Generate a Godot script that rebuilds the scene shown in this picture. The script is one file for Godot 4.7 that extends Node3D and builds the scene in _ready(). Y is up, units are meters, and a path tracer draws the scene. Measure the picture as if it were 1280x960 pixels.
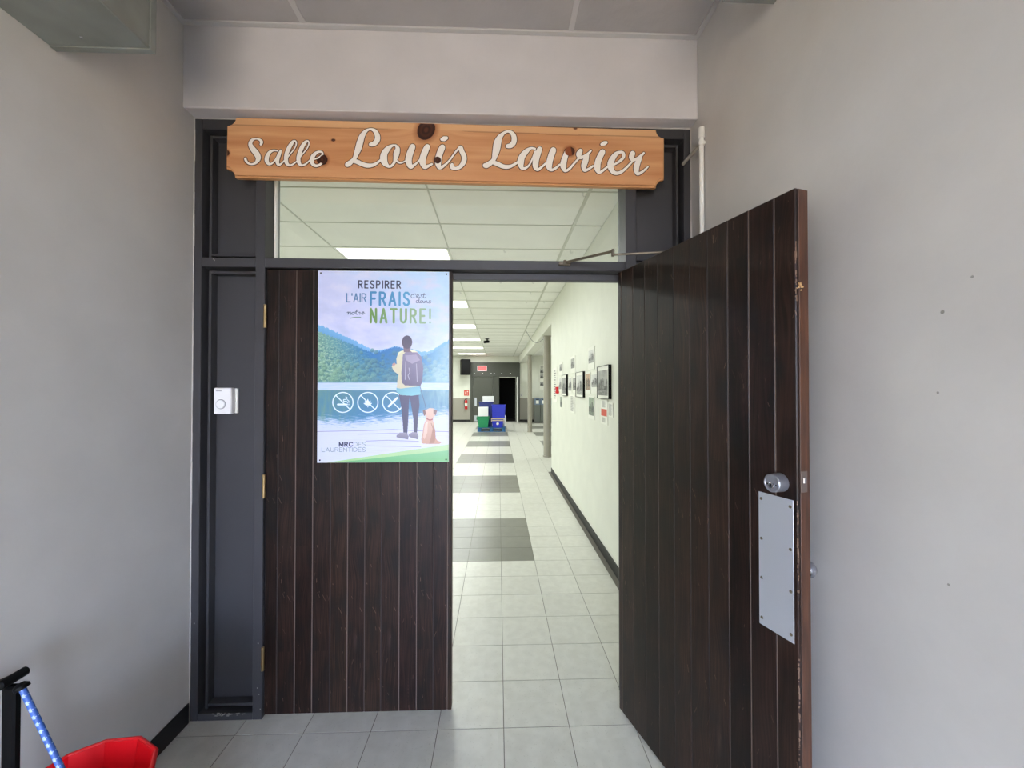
extends Node3D
# Entrance lobby with double plank doors; a long bright hall lies beyond. Metres, y up, the doors' plane is z = 0, the hall runs to -z.

const XL := -1.456          # lobby side walls
const XR := 0.958
const YT := 2.866           # underside of the beam over the doors
const YC := 3.25            # lobby ceiling
const HX := 0.99            # hall right wall
const HL := -6.1            # hall left wall
const HY := 3.115           # hall ceiling
const FZ := -17.4           # hall far wall
const BZ := 4.3             # lobby back wall
const T := 0.3048           # floor tile
const TX := 0.0255          # tile grid origin
const TZ := 0.0843

var M := {}
var rng := RandomNumberGenerator.new()
var used := {}
var boxes := {}

# ---------------------------------------------------------------- helpers
func numbered(called: String) -> String:
	if not used.has(called):
		used[called] = 0
		return called
	used[called] += 1
	return "%s_%03d" % [called, used[called]]

func tag(o: Node3D, label := "", category := "", group := "", kind := "") -> Node3D:
	if label != "": o.set_meta("label", label)
	if category != "": o.set_meta("category", category)
	if group != "": o.set_meta("group", group)
	if kind != "": o.set_meta("kind", kind)
	return o

func thing(called: String, at: Vector3, label: String, category: String, group := "", turn := 0.0, kind := "") -> Node3D:
	var o := Node3D.new()
	o.name = numbered(called)
	add_child(o)
	o.position = at
	o.rotation.y = turn
	return tag(o, label, category, group, kind)

func part(called: String, mesh: Mesh, m: Material, parent: Node3D, at := Vector3.ZERO, rot := Vector3.ZERO) -> MeshInstance3D:
	var o := MeshInstance3D.new()
	o.name = called
	o.mesh = mesh
	o.material_override = m
	o.position = at
	o.rotation = rot
	o.cast_shadow = GeometryInstance3D.SHADOW_CASTING_SETTING_ON
	parent.add_child(o, true)
	return o

func lone(called: String, mesh: Mesh, m: Material, at: Vector3, label: String, category: String, group := "", kind := "", rot := Vector3.ZERO) -> MeshInstance3D:
	var o := part(numbered(called), mesh, m, self, at, rot)
	tag(o, label, category, group, kind)
	return o

func span(called: String, a: Vector3, b: Vector3, m: Material, parent: Node3D, bev := 0.002) -> MeshInstance3D:
	return part(called, cbox((b - a).abs(), bev), m, parent, (a + b) * 0.5)

func tri(s: SurfaceTool, a: Vector3, b: Vector3, c: Vector3, n: Vector3, ua: Vector2, ub: Vector2, uc: Vector2) -> void:
	var pa := [a, b, c]
	var pu := [ua, ub, uc]
	if (b - a).cross(c - a).dot(n) > 0.0:
		pa = [a, c, b]
		pu = [ua, uc, ub]
	for k in 3:
		s.set_normal(n)
		s.set_uv(pu[k])
		s.add_vertex(pa[k])

func flat_uv(p: Vector3, n: Vector3) -> Vector2:
	var a := n.abs()
	if a.z >= a.x and a.z >= a.y: return Vector2(p.x, -p.y)
	if a.x >= a.y: return Vector2(p.z, -p.y)
	return Vector2(p.x, p.z)

func quad(s: SurfaceTool, a: Vector3, b: Vector3, c: Vector3, d: Vector3, n: Vector3) -> void:
	var ua := flat_uv(a, n)
	var ub := flat_uv(b, n)
	var uc := flat_uv(c, n)
	var ud := flat_uv(d, n)
	tri(s, a, b, c, n, ua, ub, uc)
	tri(s, a, c, d, n, ua, uc, ud)

func start() -> SurfaceTool:
	var s := SurfaceTool.new()
	s.begin(Mesh.PRIMITIVE_TRIANGLES)
	return s

# a box round c with its edges chamfered by b
func add_box(s: SurfaceTool, c: Vector3, size: Vector3, b := 0.002, tr := Transform3D.IDENTITY) -> void:
	var h := size * 0.5
	b = minf(b, minf(h.x, minf(h.y, h.z)) * 0.6)
	var ax := [Vector3.RIGHT, Vector3.UP, Vector3.BACK]
	var hh := [h.x, h.y, h.z]
	for i in 3:
		var j := (i + 1) % 3
		var k := (i + 2) % 3
		for sg: float in [-1.0, 1.0]:
			var n: Vector3 = ax[i] * sg
			var o: Vector3 = c + n * hh[i]
			var u: Vector3 = ax[j] * (hh[j] - b)
			var v: Vector3 = ax[k] * (hh[k] - b)
			quad(s, tr * (o - u - v), tr * (o + u - v), tr * (o + u + v), tr * (o - u + v), tr.basis * n)
	if b <= 0.0: return
	for i in 3:
		var j := (i + 1) % 3
		var k := (i + 2) % 3
		for sj: float in [-1.0, 1.0]:
			for sk: float in [-1.0, 1.0]:
				var n: Vector3 = (ax[j] * sj + ax[k] * sk).normalized()
				var p: Vector3 = c + ax[j] * sj * hh[j] + ax[k] * sk * (hh[k] - b)
				var q: Vector3 = c + ax[j] * sj * (hh[j] - b) + ax[k] * sk * hh[k]
				var w: Vector3 = ax[i] * (hh[i] - b)
				quad(s, tr * (p - w), tr * (p + w), tr * (q + w), tr * (q - w), tr.basis * n)
	for sx: float in [-1.0, 1.0]:
		for sy: float in [-1.0, 1.0]:
			for sz: float in [-1.0, 1.0]:
				var n := Vector3(sx, sy, sz).normalized()
				var a := c + Vector3(sx * h.x, sy * (h.y - b), sz * (h.z - b))
				var d := c + Vector3(sx * (h.x - b), sy * h.y, sz * (h.z - b))
				var e := c + Vector3(sx * (h.x - b), sy * (h.y - b), sz * h.z)
				tri(s, tr * a, tr * d, tr * e, tr.basis * n, flat_uv(a, n), flat_uv(d, n), flat_uv(e, n))

func cbox(size: Vector3, b := 0.002) -> ArrayMesh:
	var key := "%.4f %.4f %.4f %.4f" % [size.x, size.y, size.z, b]
	if not boxes.has(key):
		var s := start()
		add_box(s, Vector3.ZERO, size, b)
		boxes[key] = s.commit()
	return boxes[key]

# a solid of revolution: prof is (radius, height) from bottom to top, smooth round the axis
func add_lathe(s: SurfaceTool, prof: Array, seg := 24, tr := Transform3D.IDENTITY) -> void:
	for k in prof.size() - 1:
		var p: Vector2 = prof[k]
		var q: Vector2 = prof[k + 1]
		var dn := Vector2(q.y - p.y, p.x - q.x)
		if dn.length() < 1e-7: continue
		dn = dn.normalized()
		for i in seg:
			var a0 := TAU * i / seg
			var a1 := TAU * (i + 1) / seg
			var e0 := Vector3(cos(a0), 0, sin(a0))
			var e1 := Vector3(cos(a1), 0, sin(a1))
			var vs := [e0 * p.x + Vector3.UP * p.y, e1 * p.x + Vector3.UP * p.y, e1 * q.x + Vector3.UP * q.y, e0 * q.x + Vector3.UP * q.y]
			var ns := [e0 * dn.x + Vector3.UP * dn.y, e1 * dn.x + Vector3.UP * dn.y, e1 * dn.x + Vector3.UP * dn.y, e0 * dn.x + Vector3.UP * dn.y]
			var idx := [0, 1, 2, 0, 2, 3]
			var nn: Vector3 = (ns[0] + ns[1]) * 0.5
			if (vs[1] - vs[0]).cross(vs[2] - vs[0]).dot(nn) + (vs[2] - vs[0]).cross(vs[3] - vs[0]).dot(nn) > 0.0: idx = [0, 2, 1, 0, 3, 2]
			for t: int in idx:
				s.set_normal(tr.basis * (ns[t] as Vector3))
				s.set_uv(Vector2(a0, (vs[t] as Vector3).y))
				s.add_vertex(tr * (vs[t] as Vector3))

func lathe(prof: Array, seg := 24, tr := Transform3D.IDENTITY) -> ArrayMesh:
	var s := start()
	add_lathe(s, prof, seg, tr)
	return s.commit()

# a frame whose y axis runs from a to b
func along(a: Vector3, b: Vector3) -> Transform3D:
	var y := (b - a).normalized()
	var x := y.cross(Vector3.BACK if absf(y.z) < 0.9 else Vector3.RIGHT).normalized()
	return Transform3D(Basis(x, y, x.cross(y)), a)

func rod(a: Vector3, b: Vector3, r: float, seg := 12) -> ArrayMesh:
	var l := a.distance_to(b)
	return lathe([Vector2(0, 0), Vector2(r * 0.85, 0), Vector2(r, r * 0.15), Vector2(r, l - r * 0.15), Vector2(r * 0.85, l), Vector2(0, l)], seg, along(a, b))

func tube(pts: Array, r: float, seg := 8) -> ArrayMesh:
	var s := start()
	for k in pts.size() - 1:
		var a: Vector3 = pts[k]
		var b: Vector3 = pts[k + 1]
		add_lathe(s, [Vector2(0, -r * 0.3), Vector2(r, 0), Vector2(r, a.distance_to(b)), Vector2(0, a.distance_to(b) + r * 0.3)], seg, along(a, b))
	return s.commit()

# a polygon in x and y, from z0 to z1; its front carries uv = (p - origin) / size
func add_prism(s: SurfaceTool, poly: PackedVector2Array, z0: float, z1: float, o := Vector2.ZERO, sz := Vector2.ONE, tr := Transform3D.IDENTITY) -> void:
	var idx := Geometry2D.triangulate_polygon(poly)
	for k in range(0, idx.size(), 3):
		for side in 2:
			var z := z1 if side == 0 else z0
			var n := tr.basis * (Vector3.BACK if side == 0 else Vector3.FORWARD)
			var p: Array = []
			var u: Array = []
			for t in 3:
				var v := poly[idx[k + t]]
				p.append(tr * Vector3(v.x, v.y, z))
				u.append(Vector2((v.x - o.x) / sz.x, 1.0 - (v.y - o.y) / sz.y))
			tri(s, p[0], p[1], p[2], n, u[0], u[1], u[2])
	var sgn := -1.0 if Geometry2D.is_polygon_clockwise(poly) else 1.0
	for k in poly.size():
		var a := poly[k]
		var b := poly[(k + 1) % poly.size()]
		var d := b - a
		if d.length() < 1e-6: continue
		var n := tr.basis * Vector3(d.y, -d.x, 0).normalized() * sgn
		var ua := Vector2((a.x - o.x) / sz.x, 1.0 - (a.y - o.y) / sz.y)
		var ub := Vector2((b.x - o.x) / sz.x, 1.0 - (b.y - o.y) / sz.y)
		tri(s, tr * Vector3(a.x, a.y, z0), tr * Vector3(b.x, b.y, z0), tr * Vector3(b.x, b.y, z1), n, ua, ub, ub)
		tri(s, tr * Vector3(a.x, a.y, z0), tr * Vector3(b.x, b.y, z1), tr * Vector3(a.x, a.y, z1), n, ua, ub, ua)

func prism(poly: PackedVector2Array, z0: float, z1: float, o := Vector2.ZERO, sz := Vector2.ONE) -> ArrayMesh:
	var s := start()
	add_prism(s, poly, z0, z1, o, sz)
	return s.commit()

# a flat ribbon of changing width along points (x, y, width), smoothed
func add_ribbon(s: SurfaceTool, raw: Array, extra: float, z: float) -> void:
	var pts: Array = []
	for k in raw.size() - 1:
		var p0: Vector3 = raw[maxi(k - 1, 0)]
		var p1: Vector3 = raw[k]
		var p2: Vector3 = raw[k + 1]
		var p3: Vector3 = raw[mini(k + 2, raw.size() - 1)]
		for j in 5:
			pts.append(p1.cubic_interpolate(p2, p0, p3, j / 5.0))
	pts.append(raw[-1])
	var lft: Array = []
	var rgt: Array = []
	for k in pts.size():
		var d: Vector3 = pts[mini(k + 1, pts.size() - 1)] - pts[maxi(k - 1, 0)]
		var n := Vector2(-d.y, d.x).normalized()
		var h: float = maxf(pts[k].z * 0.5, 0.001) + extra
		lft.append(Vector3(pts[k].x + n.x * h, pts[k].y + n.y * h, z + k * 0.000005))
		rgt.append(Vector3(pts[k].x - n.x * h, pts[k].y - n.y * h, z + k * 0.000005))
	var f := Vector3.BACK
	for k in pts.size() - 1:
		tri(s, lft[k], rgt[k], rgt[k + 1], f, Vector2.ZERO, Vector2.ZERO, Vector2.ZERO)
		tri(s, lft[k], rgt[k + 1], lft[k + 1], f, Vector2.ZERO, Vector2.ZERO, Vector2.ZERO)
	for e in 2:
		var k := 0 if e == 0 else pts.size() - 1
		var c := Vector3(pts[k].x, pts[k].y, z + k * 0.000005 + 0.00004)
		var h: float = maxf(pts[k].z * 0.5, 0.001) * 0.96 + extra
		for i in 12:
			tri(s, c, c + Vector3(cos(TAU * i / 12.0), sin(TAU * i / 12.0), 0) * h, c + Vector3(cos(TAU * (i + 1) / 12.0), sin(TAU * (i + 1) / 12.0), 0) * h, f, Vector2.ZERO, Vector2.ZERO, Vector2.ZERO)

# ---------------------------------------------------------------- materials
func mat(c: Color, rough := 0.7, metal := 0.0) -> StandardMaterial3D:
	var m := StandardMaterial3D.new()
	m.albedo_color = c
	m.roughness = rough
	m.metallic = metal
	return m

func rgb(r: int, g: int, b: int) -> Color:
	return Color(r / 255.0, g / 255.0, b / 255.0)

func noise(seed_: int, freq: float, oct := 4) -> FastNoiseLite:
	var n := FastNoiseLite.new()
	n.seed = seed_
	n.frequency = freq
	n.fractal_octaves = oct
	return n

func tex(img: Image) -> ImageTexture:
	img.generate_mipmaps()
	return ImageTexture.create_from_image(img)

func seamless(seed_: int, freq: float, lo: float, hi: float, bump := 0.0) -> NoiseTexture2D:
	var t := NoiseTexture2D.new()
	t.width = 512
	t.height = 512
	t.seamless = true
	t.noise = noise(seed_, freq, 5)
	if bump > 0.0:
		t.as_normal_map = true
		t.bump_strength = bump
	else:
		var g := Gradient.new()
		g.set_color(0, Color(lo, lo, lo))
		g.set_color(1, Color(hi, hi, hi))
		t.color_ramp = g
	return t

func painted(c: Color, rough: float, seed_: int, bump := 1.2, lo := 0.93) -> StandardMaterial3D:
	var m := mat(c, rough)
	m.albedo_texture = seamless(seed_, 0.006, lo, 1.0)
	m.normal_enabled = true
	m.normal_texture = seamless(seed_ + 9, 0.03, 0, 1, bump)
	m.normal_scale = 0.35
	m.uv1_triplanar = true
	m.uv1_world_triplanar = true
	m.uv1_scale = Vector3.ONE * 0.8
	return m

# dark stained vertical grain, half a metre wide and 2.2 m tall
func wood_image() -> Image:
	var w := 384
	var h := 1024
	var img := Image.create(w, h, false, Image.FORMAT_RGB8)
	var fine := noise(3, 1.0, 3)
	var broad := noise(5, 1.0, 3)
	var warp := noise(8, 1.0, 2)
	for y in h:
		for x in w:
			var k := warp.get_noise_2d(x * 0.012, y * 0.004) * 14.0
			var g := fine.get_noise_2d((x + k) * 0.20, y * 0.0045) * 0.5 + 0.5
			var b := broad.get_noise_2d(x * 0.010, y * 0.0075) * 0.5 + 0.5
			var f := fine.get_noise_2d((x + k) * 0.55 + 70, y * 0.012) * 0.5 + 0.5
			var t := clampf((g - 0.5) * 1.5 + (f - 0.5) * 0.5 + (b - 0.5) * 1.0 + 0.40, 0.0, 1.25)
			var c := Color(0.104, 0.076, 0.065).lerp(Color(0.212, 0.148, 0.121), t)
			if b < 0.42: c = c.lerp(Color(0.108, 0.098, 0.097), (0.42 - b) * 3.0)
			img.set_pixel(x, y, c)
	rng.seed = 41
	for k in 7:                                                     # worn patches and arched grain
		var o := Vector2(rng.randf_range(30, w - 30), rng.randf_range(80, h - 80))
		var rx := rng.randf_range(6, 15)
		var ry := rng.randf_range(30, 110)
		for y in range(int(o.y - ry), int(o.y + ry)):
			for x in range(int(o.x - rx), int(o.x + rx)):
				var q := Vector2((x - o.x) / rx, (y - o.y) / ry)
				if q.length() > 1.0 or x < 0 or x >= w or y < 0 or y >= h: continue
				var arch := 0.5 + 0.5 * sin((q.y * 5.0 + q.x * q.x * 4.0) * (6.0 if k % 2 == 0 else 0.4) + k)
				img.set_pixel(x, y, img.get_pixel(x, y).lerp(Color(0.30, 0.225, 0.20), (1.0 - q.length()) * 0.65 * arch))
	for k in 130:                                                   # small scratches and chips through the stain
		var x := rng.randf_range(4, w - 8)
		var y := rng.randf_range(8, h - 14)
		var l := rng.randi_range(2, 14)
		var s := rng.randf_range(-0.7, 0.9)
		var c := Color(0.58, 0.47, 0.39).lerp(Color(0.3, 0.22, 0.19), rng.randf())
		for j in l:
			img.set_pixel(clampi(int(x + j * s), 0, w - 1), int(y + j), c)
	return img

# pale pine board, its knots where they lie on the sign
func pine_image() -> Image:
	var w := 1400
	var h := 192
	var img := Image.create(w, h, false, Image.FORMAT_RGB8)
	var fine := noise(21, 1.0, 3)
	var broad := noise(23, 1.0, 2)
	var knots := [[0.447, 0.13, 27.0, 34.0, -0.5], [0.214, 0.68, 17.0, 17.0, 0.4], [0.474, 0.64, 12.0, 12.0, 0.9], [0.777, 0.43, 17.0, 15.0, 0.2], [0.238, 0.345, 6.0, 4.0, 0.0], [0.001, 0.61, 10.0, 10.0, 0.0], [0.79, 0.02, 6.0, 5.0, 0.0]]
	for y in h:
		for x in w:
			var yy := float(y)
			for kn: Array in knots:
				var dx: float = x - kn[0] * w
				var dy: float = y - kn[1] * h
				yy += signf(dy) * kn[3] * 0.8 * exp(-dx * dx / (kn[2] * kn[2] * 9.0)) * exp(-absf(dy) / (kn[3] * 2.0))
			var b := broad.get_noise_2d(x * 0.0016, yy * 0.022) * 0.5 + 0.5
			var f := fine.get_noise_2d(x * 0.006, yy * 0.16) * 0.5 + 0.5
			var c := Color(0.745, 0.51, 0.335).lerp(Color(0.85, 0.655, 0.475), clampf(b * 1.25 - 0.15 + (f - 0.5) * 0.35, 0, 1))
			var v := yy / h
			if v < 0.13: c = c.lerp(Color(0.86, 0.69, 0.51), 0.7)
			elif v < 0.15: c = c.darkened(0.14)
			if v > 0.80: c = c.lerp(Color(0.80, 0.58, 0.40), 0.45)
			for kn: Array in knots:
				var d: Vector2 = Vector2(x - kn[0] * w, y - kn[1] * h).rotated(kn[4]) / Vector2(kn[2], kn[3])
				var r := d.length()
				if r < 1.0:
					var ring := 0.5 + 0.5 * sin(r * 13.0)
					c = Color(0.20, 0.085, 0.045).lerp(Color(0.37, 0.19, 0.11), ring * 0.55 + (0.35 if r < 0.25 else 0.0))
					if kn[0] == 0.777: c = c.lerp(Color(0.62, 0.34, 0.17), 0.8 if d.x < 0.35 else 0.1)
				elif r < 1.6:
					c = c.lerp(Color(0.50, 0.27, 0.14), (1.6 - r) * 0.9)
			img.set_pixel(x, y, c)
	return img

func tile_image(base: Color, fleck: Color, seed_: int) -> Image:
	var img := Image.create(512, 512, false, Image.FORMAT_RGB8)
	var a := noise(seed_, 0.012, 4)
	for y in 512:
		for x in 512:
			var t := a.get_noise_2d(x, y) * 0.5 + 0.5
			img.set_pixel(x, y, base.lerp(fleck, clampf(t * 0.5 - 0.1, 0, 1)))
	rng.seed = seed_
	for k in 520:
		var p := Vector2(rng.randf_range(0, 500), rng.randf_range(0, 500))
		var d := Vector2.from_angle(rng.randf_range(0, TAU))
		var c := base.lerp(fleck, rng.randf_range(0.5, 1.3))
		for j in rng.randi_range(2, 7):
			var q := p + d * j
			img.set_pixel(clampi(int(q.x), 0, 511), clampi(int(q.y), 0, 511), c)
	return img

# ---------------------------------------------------------------- drawing on the poster's print
func blot(img: Image, x: int, y: int, c: Color, a: float) -> void:
	if x < 0 or y < 0 or x >= img.get_width() or y >= img.get_height() or a <= 0.0: return
	img.set_pixel(x, y, img.get_pixel(x, y).lerp(c, minf(a, 1.0)))

func stroke(img: Image, pts: Array, w: float, c: Color) -> void:
	var lo := Vector2(1e6, 1e6)
	var hi := -lo
	for p: Vector2 in pts:
		lo = lo.min(p)
		hi = hi.max(p)
	for y in range(int(lo.y - w), int(hi.y + w) + 2):
		for x in range(int(lo.x - w), int(hi.x + w) + 2):
			var q := Vector2(x, y)
			var d := 1e6
			for k in maxi(pts.size() - 1, 1):
				d = minf(d, q.distance_to(Geometry2D.get_closest_point_to_segment(q, pts[k], pts[mini(k + 1, pts.size() - 1)])))
			blot(img, x, y, c, w * 0.5 - d + 0.5)

func curve(pts: Array) -> Array:
	var out: Array = []
	for k in pts.size() - 1:
		var p0: Vector2 = pts[maxi(k - 1, 0)]
		var p1: Vector2 = pts[k]
		var p2: Vector2 = pts[k + 1]
		var p3: Vector2 = pts[mini(k + 2, pts.size() - 1)]
		for j in 5: out.append(p1.cubic_interpolate(p2, p0, p3, j / 5.0))
	out.append(pts[-1])
	return out

func fill(img: Image, pts: Array, c: Color, c2 := Color(0, 0, 0, 0)) -> void:
	var poly := PackedVector2Array(pts)
	var lo := Vector2(1e6, 1e6)
	var hi := -lo
	for p in poly:
		lo = lo.min(p)
		hi = hi.max(p)
	for y in range(int(lo.y), int(hi.y) + 1):
		var col := c if c2.a == 0.0 else c.lerp(c2, (y - lo.y) / maxf(hi.y - lo.y, 1.0))
		for x in range(int(lo.x), int(hi.x) + 1):
			if Geometry2D.is_point_in_polygon(Vector2(x + 0.5, y + 0.5), poly): blot(img, x, y, col, 1.0)

func parse(t: String) -> Array:
	var out: Array = []
	for one in t.split(" ", false):
		var n := one.split(",")
		out.append(Vector2(float(n[0]), float(n[1])))
	return out

func glyph(ch: String) -> Array:                                 # capital letters as strokes in a box one high, y down
	match ch:
		"R": return ["0,1 0,0 .35,.02 .5,.14 .5,.36 .35,.5 0,.5", "0.25,.5 .52,1"]
		"E": return ["0.46,0 0,0 0,1 .46,1", "0,.5 .38,.5"]
		"S": return ["0.5,.14 .36,.01 .16,.01 .02,.14 .04,.34 .2,.46 .38,.55 .5,.7 .48,.88 .34,1 .14,1 0,.87"]
		"P": return ["0,1 0,0 .35,.02 .5,.15 .5,.38 .35,.52 0,.52"]
		"I": return ["0,0 0,1"]
		"L": return ["0,0 0,1 .44,1"]
		"A": return ["0,1 .29,0 .58,1", "0.1,.68 .48,.68"]
		"F": return ["0.46,0 0,0 0,1", "0,.5 .38,.5"]
		"N": return ["0,1 0,0 .52,1 .52,0"]
		"T": return ["0,0 .54,0", "0.27,0 .27,1"]
		"U": return ["0,0 0,.76 .1,.95 .26,1 .42,.95 .52,.76 .52,0"]
		"M": return ["0,1 0,0 .33,.8 .66,0 .66,1"]
		"C": return ["0.58,.16 .44,.02 .22,.02 .05,.18 0,.5 .05,.82 .22,.98 .44,.98 .58,.84"]
		"D": return ["0,0 0,1 .3,.98 .52,.82 .58,.5 .52,.18 .3,.02 0,0"]
		"!": return ["0,0 0,.68", "0,.97 0,1"]
		"'": return ["0,0 0,.2"]
	return []

func lettering(img: Image, text: String, x0: float, y0: float, x1: float, h: float, w: float, c: Color, c2 := Color(0, 0, 0, 0), air := 0.22) -> void:
	var adv := {"I": 0.0, "!": 0.0, "'": 0.0, "M": 0.66, "A": 0.58, "C": 0.58, "D": 0.58, "L": 0.44, "E": 0.46, "F": 0.46}
	var total := 0.0
	for ch in text: total += adv.get(ch, 0.52)
	var gap: float = air * h
	var sx: float = 1.0 if total == 0.0 else (x1 - x0 - gap * (text.length() - 1)) / total
	var x := x0
	for ch in text:
		for t: String in glyph(ch):
			var pts: Array = []
			for p: Vector2 in parse(t): pts.append(Vector2(x + p.x * sx, y0 + p.y * h))
			stroke(img, pts, w, c if c2.a == 0.0 else c.lerp(c2, (x - x0) / (x1 - x0)))
		x += adv.get(ch, 0.52) * sx + gap

func poster_image() -> Image:
	var w := 560
	var h := 828
	var img := Image.create(w, h, false, Image.FORMAT_RGB8)
	var n := noise(31, 1.0, 4)
	var far_ridge := parse("0,232 70,262 150,300 240,345 300,338 330,322 360,332 420,345 470,350 520,322 560,296")
	var near_ridge := parse("0,262 60,285 120,308 175,330 240,360 270,348 330,326 380,342 430,372 470,362 510,338 560,312")
	for x in w:
		var far_y := 0.0
		var near_y := 0.0
		for k in far_ridge.size() - 1:
			if x >= far_ridge[k].x and x <= far_ridge[k + 1].x: far_y = lerpf(far_ridge[k].y, far_ridge[k + 1].y, (x - far_ridge[k].x) / (far_ridge[k + 1].x - far_ridge[k].x))
		for k in near_ridge.size() - 1:
			if x >= near_ridge[k].x and x <= near_ridge[k + 1].x: near_y = lerpf(near_ridge[k].y, near_ridge[k + 1].y, (x - near_ridge[k].x) / (near_ridge[k + 1].x - near_ridge[k].x))
		far_y += n.get_noise_2d(x * 0.06, 3.0) * 7.0
		near_y += n.get_noise_2d(x * 0.16, 9.0) * 9.0
		for y in h:
			var c: Color
			var cl := n.get_noise_2d(x * 0.007 + 5, y * 0.012) * 0.5 + 0.5
			if y < 484:
				c = rgb(198, 204, 236).lerp(rgb(190, 220, 244), clampf(x / 560.0 * 1.2 - y / 500.0, 0, 1))
				c = c.lerp(rgb(214, 216, 238), clampf((cl - 0.45) * 2.5, 0, 1))
				c = c.lerp(rgb(176, 186, 218), clampf((0.45 - cl) * 2.4, 0, 1) * clampf(y / 240.0, 0, 1))
				if y > far_y:
					c = rgb(120, 178, 222).lerp(rgb(92, 150, 206), clampf((y - far_y) / 70.0, 0, 1))
				if y > near_y:
					var d := clampf((y - near_y) / 160.0, 0, 1)
					var tr := n.get_noise_2d(x * 0.09, y * 0.12) * 0.5 + 0.5
					var lump := n.get_noise_2d(x * 0.035 + 40, y * 0.05) * 0.5 + 0.5
					var side := clampf(1.0 - x / 250.0, 0, 1)
					var rt := clampf((x - 420) / 120.0, 0, 1)
					var hill := rgb(42, 118, 184).lerp(rgb(52, 122, 150), d)
					hill = hill.lerp(rgb(132, 174, 150), clampf(side * 1.0 + d * 0.25 - 0.1, 0, 1))
					hill = hill.lerp(rgb(150, 190, 206), rt * 0.85)
					hill = hill.lerp(rgb(50, 100, 122), clampf((0.52 - lump) * 3.2, 0, 0.6) * (1.0 - rt * 0.7) * clampf(d * 2.0, 0.2, 1))
					c = hill.lerp(rgb(198, 220, 190), clampf((tr - 0.50) * 2.6, 0, 0.7) * clampf(side + d * 0.4, 0, 1))
			elif y < 517:
				c = rgb(200, 214, 244).lerp(rgb(176, 204, 234), clampf(n.get_noise_2d(x * 0.01, y * 0.2) + 0.3, 0, 1))
			else:
				var d := (y - 517) / 130.0
				var tr := n.get_noise_2d(x * 0.05, y * 0.012) * 0.5 + 0.5
				c = rgb(78, 132, 156).lerp(rgb(64, 128, 176), clampf(d + 0.1, 0, 1))
				c = c.lerp(rgb(112, 152, 138), clampf(0.9 - x / 230.0, 0, 1) * tr * 1.3)
				c = c.lerp(rgb(150, 186, 190), clampf((x - 430) / 100.0, 0, 0.9) * tr)
				var edge := 640.0 - absf(x - 120.0) * 0.10 + n.get_noise_2d(x * 0.018, y * 0.35) * 44.0
				c = c.lerp(rgb(202, 212, 242), clampf((y - edge) / 26.0, 0, 1))
				if y > 688: c = rgb(208, 214, 242).lerp(rgb(196, 196, 222), clampf(n.get_noise_2d(x * 0.006, y * 0.42) * 1.6, 0, 1) * clampf(x / 260.0, 0, 1))
			img.set_pixel(x, y, c)
	rng.seed = 88
	for k in 230:
		var y := 385.0 + 92.0 * pow(k / 229.0, 0.8)
		var o := Vector2(rng.randf_range(-10, 570), y - 60.0 * maxf(0.0, 1.0 - rng.randf() * 3.0) * clampf(1.0 - k / 120.0, 0, 1))
		var r := rng.randf_range(7, 17) * (0.7 + 0.4 * k / 229.0)
		var side := clampf(1.0 - o.x / 280.0, 0, 1)
		var rt := clampf((o.x - 400) / 130.0, 0, 1)
		var lit := rgb(78, 140, 164).lerp(rgb(146, 186, 152), clampf(side * 1.1 + rng.randf() * 0.35, 0, 1)).lerp(rgb(168, 202, 208), rt * 0.9)
		var dark := rgb(40, 92, 122).lerp(rgb(66, 110, 104), side).lerp(rgb(138, 180, 194), rt * 0.9)
		for yy in range(int(o.y - r), mini(int(o.y + r), 484)):
			for xx in range(int(o.x - r), int(o.x + r)):
				var q := Vector2(xx - o.x, yy - o.y) / r
				var l := q.length() + 0.22 * n.get_noise_2d(xx * 0.22, yy * 0.22)
				if l < 1.0: blot(img, xx, yy, lit.lerp(dark, clampf(0.45 + q.y * 0.6 + q.x * 0.25 + n.get_noise_2d(xx * 0.3, yy * 0.3) * 0.8, 0, 1)), 0.72 * clampf((1.0 - l) * 4.0, 0, 1))
	for y in range(478, 486):                                       # the shore stays straight
		for x in w: blot(img, x, y, rgb(120, 160, 180), 0.35)
	for t: String in ["0,694 200,691 320,686 420,692 560,697", "170,706 330,703 420,708", "205,736 300,733 430,738", "200,757 330,758 440,762"]:
		stroke(img, parse(t), 2.2, rgb(128, 132, 168))
	fill(img, parse("40,828 560,752 560,828"), rgb(176, 206, 160), rgb(168, 208, 148))
	fill(img, parse("80,828 560,778 560,828"), rgb(126, 190, 142), rgb(112, 182, 124))
	# words
	lettering(img, "RESPIRER", 172, 42, 350, 31, 4.6, rgb(38, 42, 72), Color(0, 0, 0, 0), 0.36)
	lettering(img, "L'AIR", 121, 98, 203, 36, 5.0, rgb(84, 124, 172))
	lettering(img, "FRAIS", 224, 92, 388, 54, 9.2, rgb(66, 132, 182), rgb(86, 158, 204), 0.34)
	lettering(img, "NATURE", 224, 164, 456, 58, 9.4, rgb(102, 142, 78), rgb(150, 180, 150), 0.34)
	lettering(img, "!", 478, 164, 480, 58, 9.0, rgb(150, 184, 160))
	var ink := rgb(92, 104, 138)
	for t: String in ["408,102 400,100 396,108 401,115 410,112", "414,96 415,101", "418,110 428,105 427,100 421,102 420,110 427,114 434,110", "446,101 439,101 440,106 445,110 441,115 435,113", "452,94 450,110 454,115 459,111", "448,101 458,99",
			"428,126 420,126 418,134 425,136 430,128 431,115 430,134 434,136", "446,127 438,127 436,134 442,136 447,128 448,135 452,136", "455,128 455,136 458,129 464,127 465,135 469,136", "482,127 475,126 475,131 481,133 478,137 471,136"]:
		stroke(img, curve(parse(t)), 2.6, ink)
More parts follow.
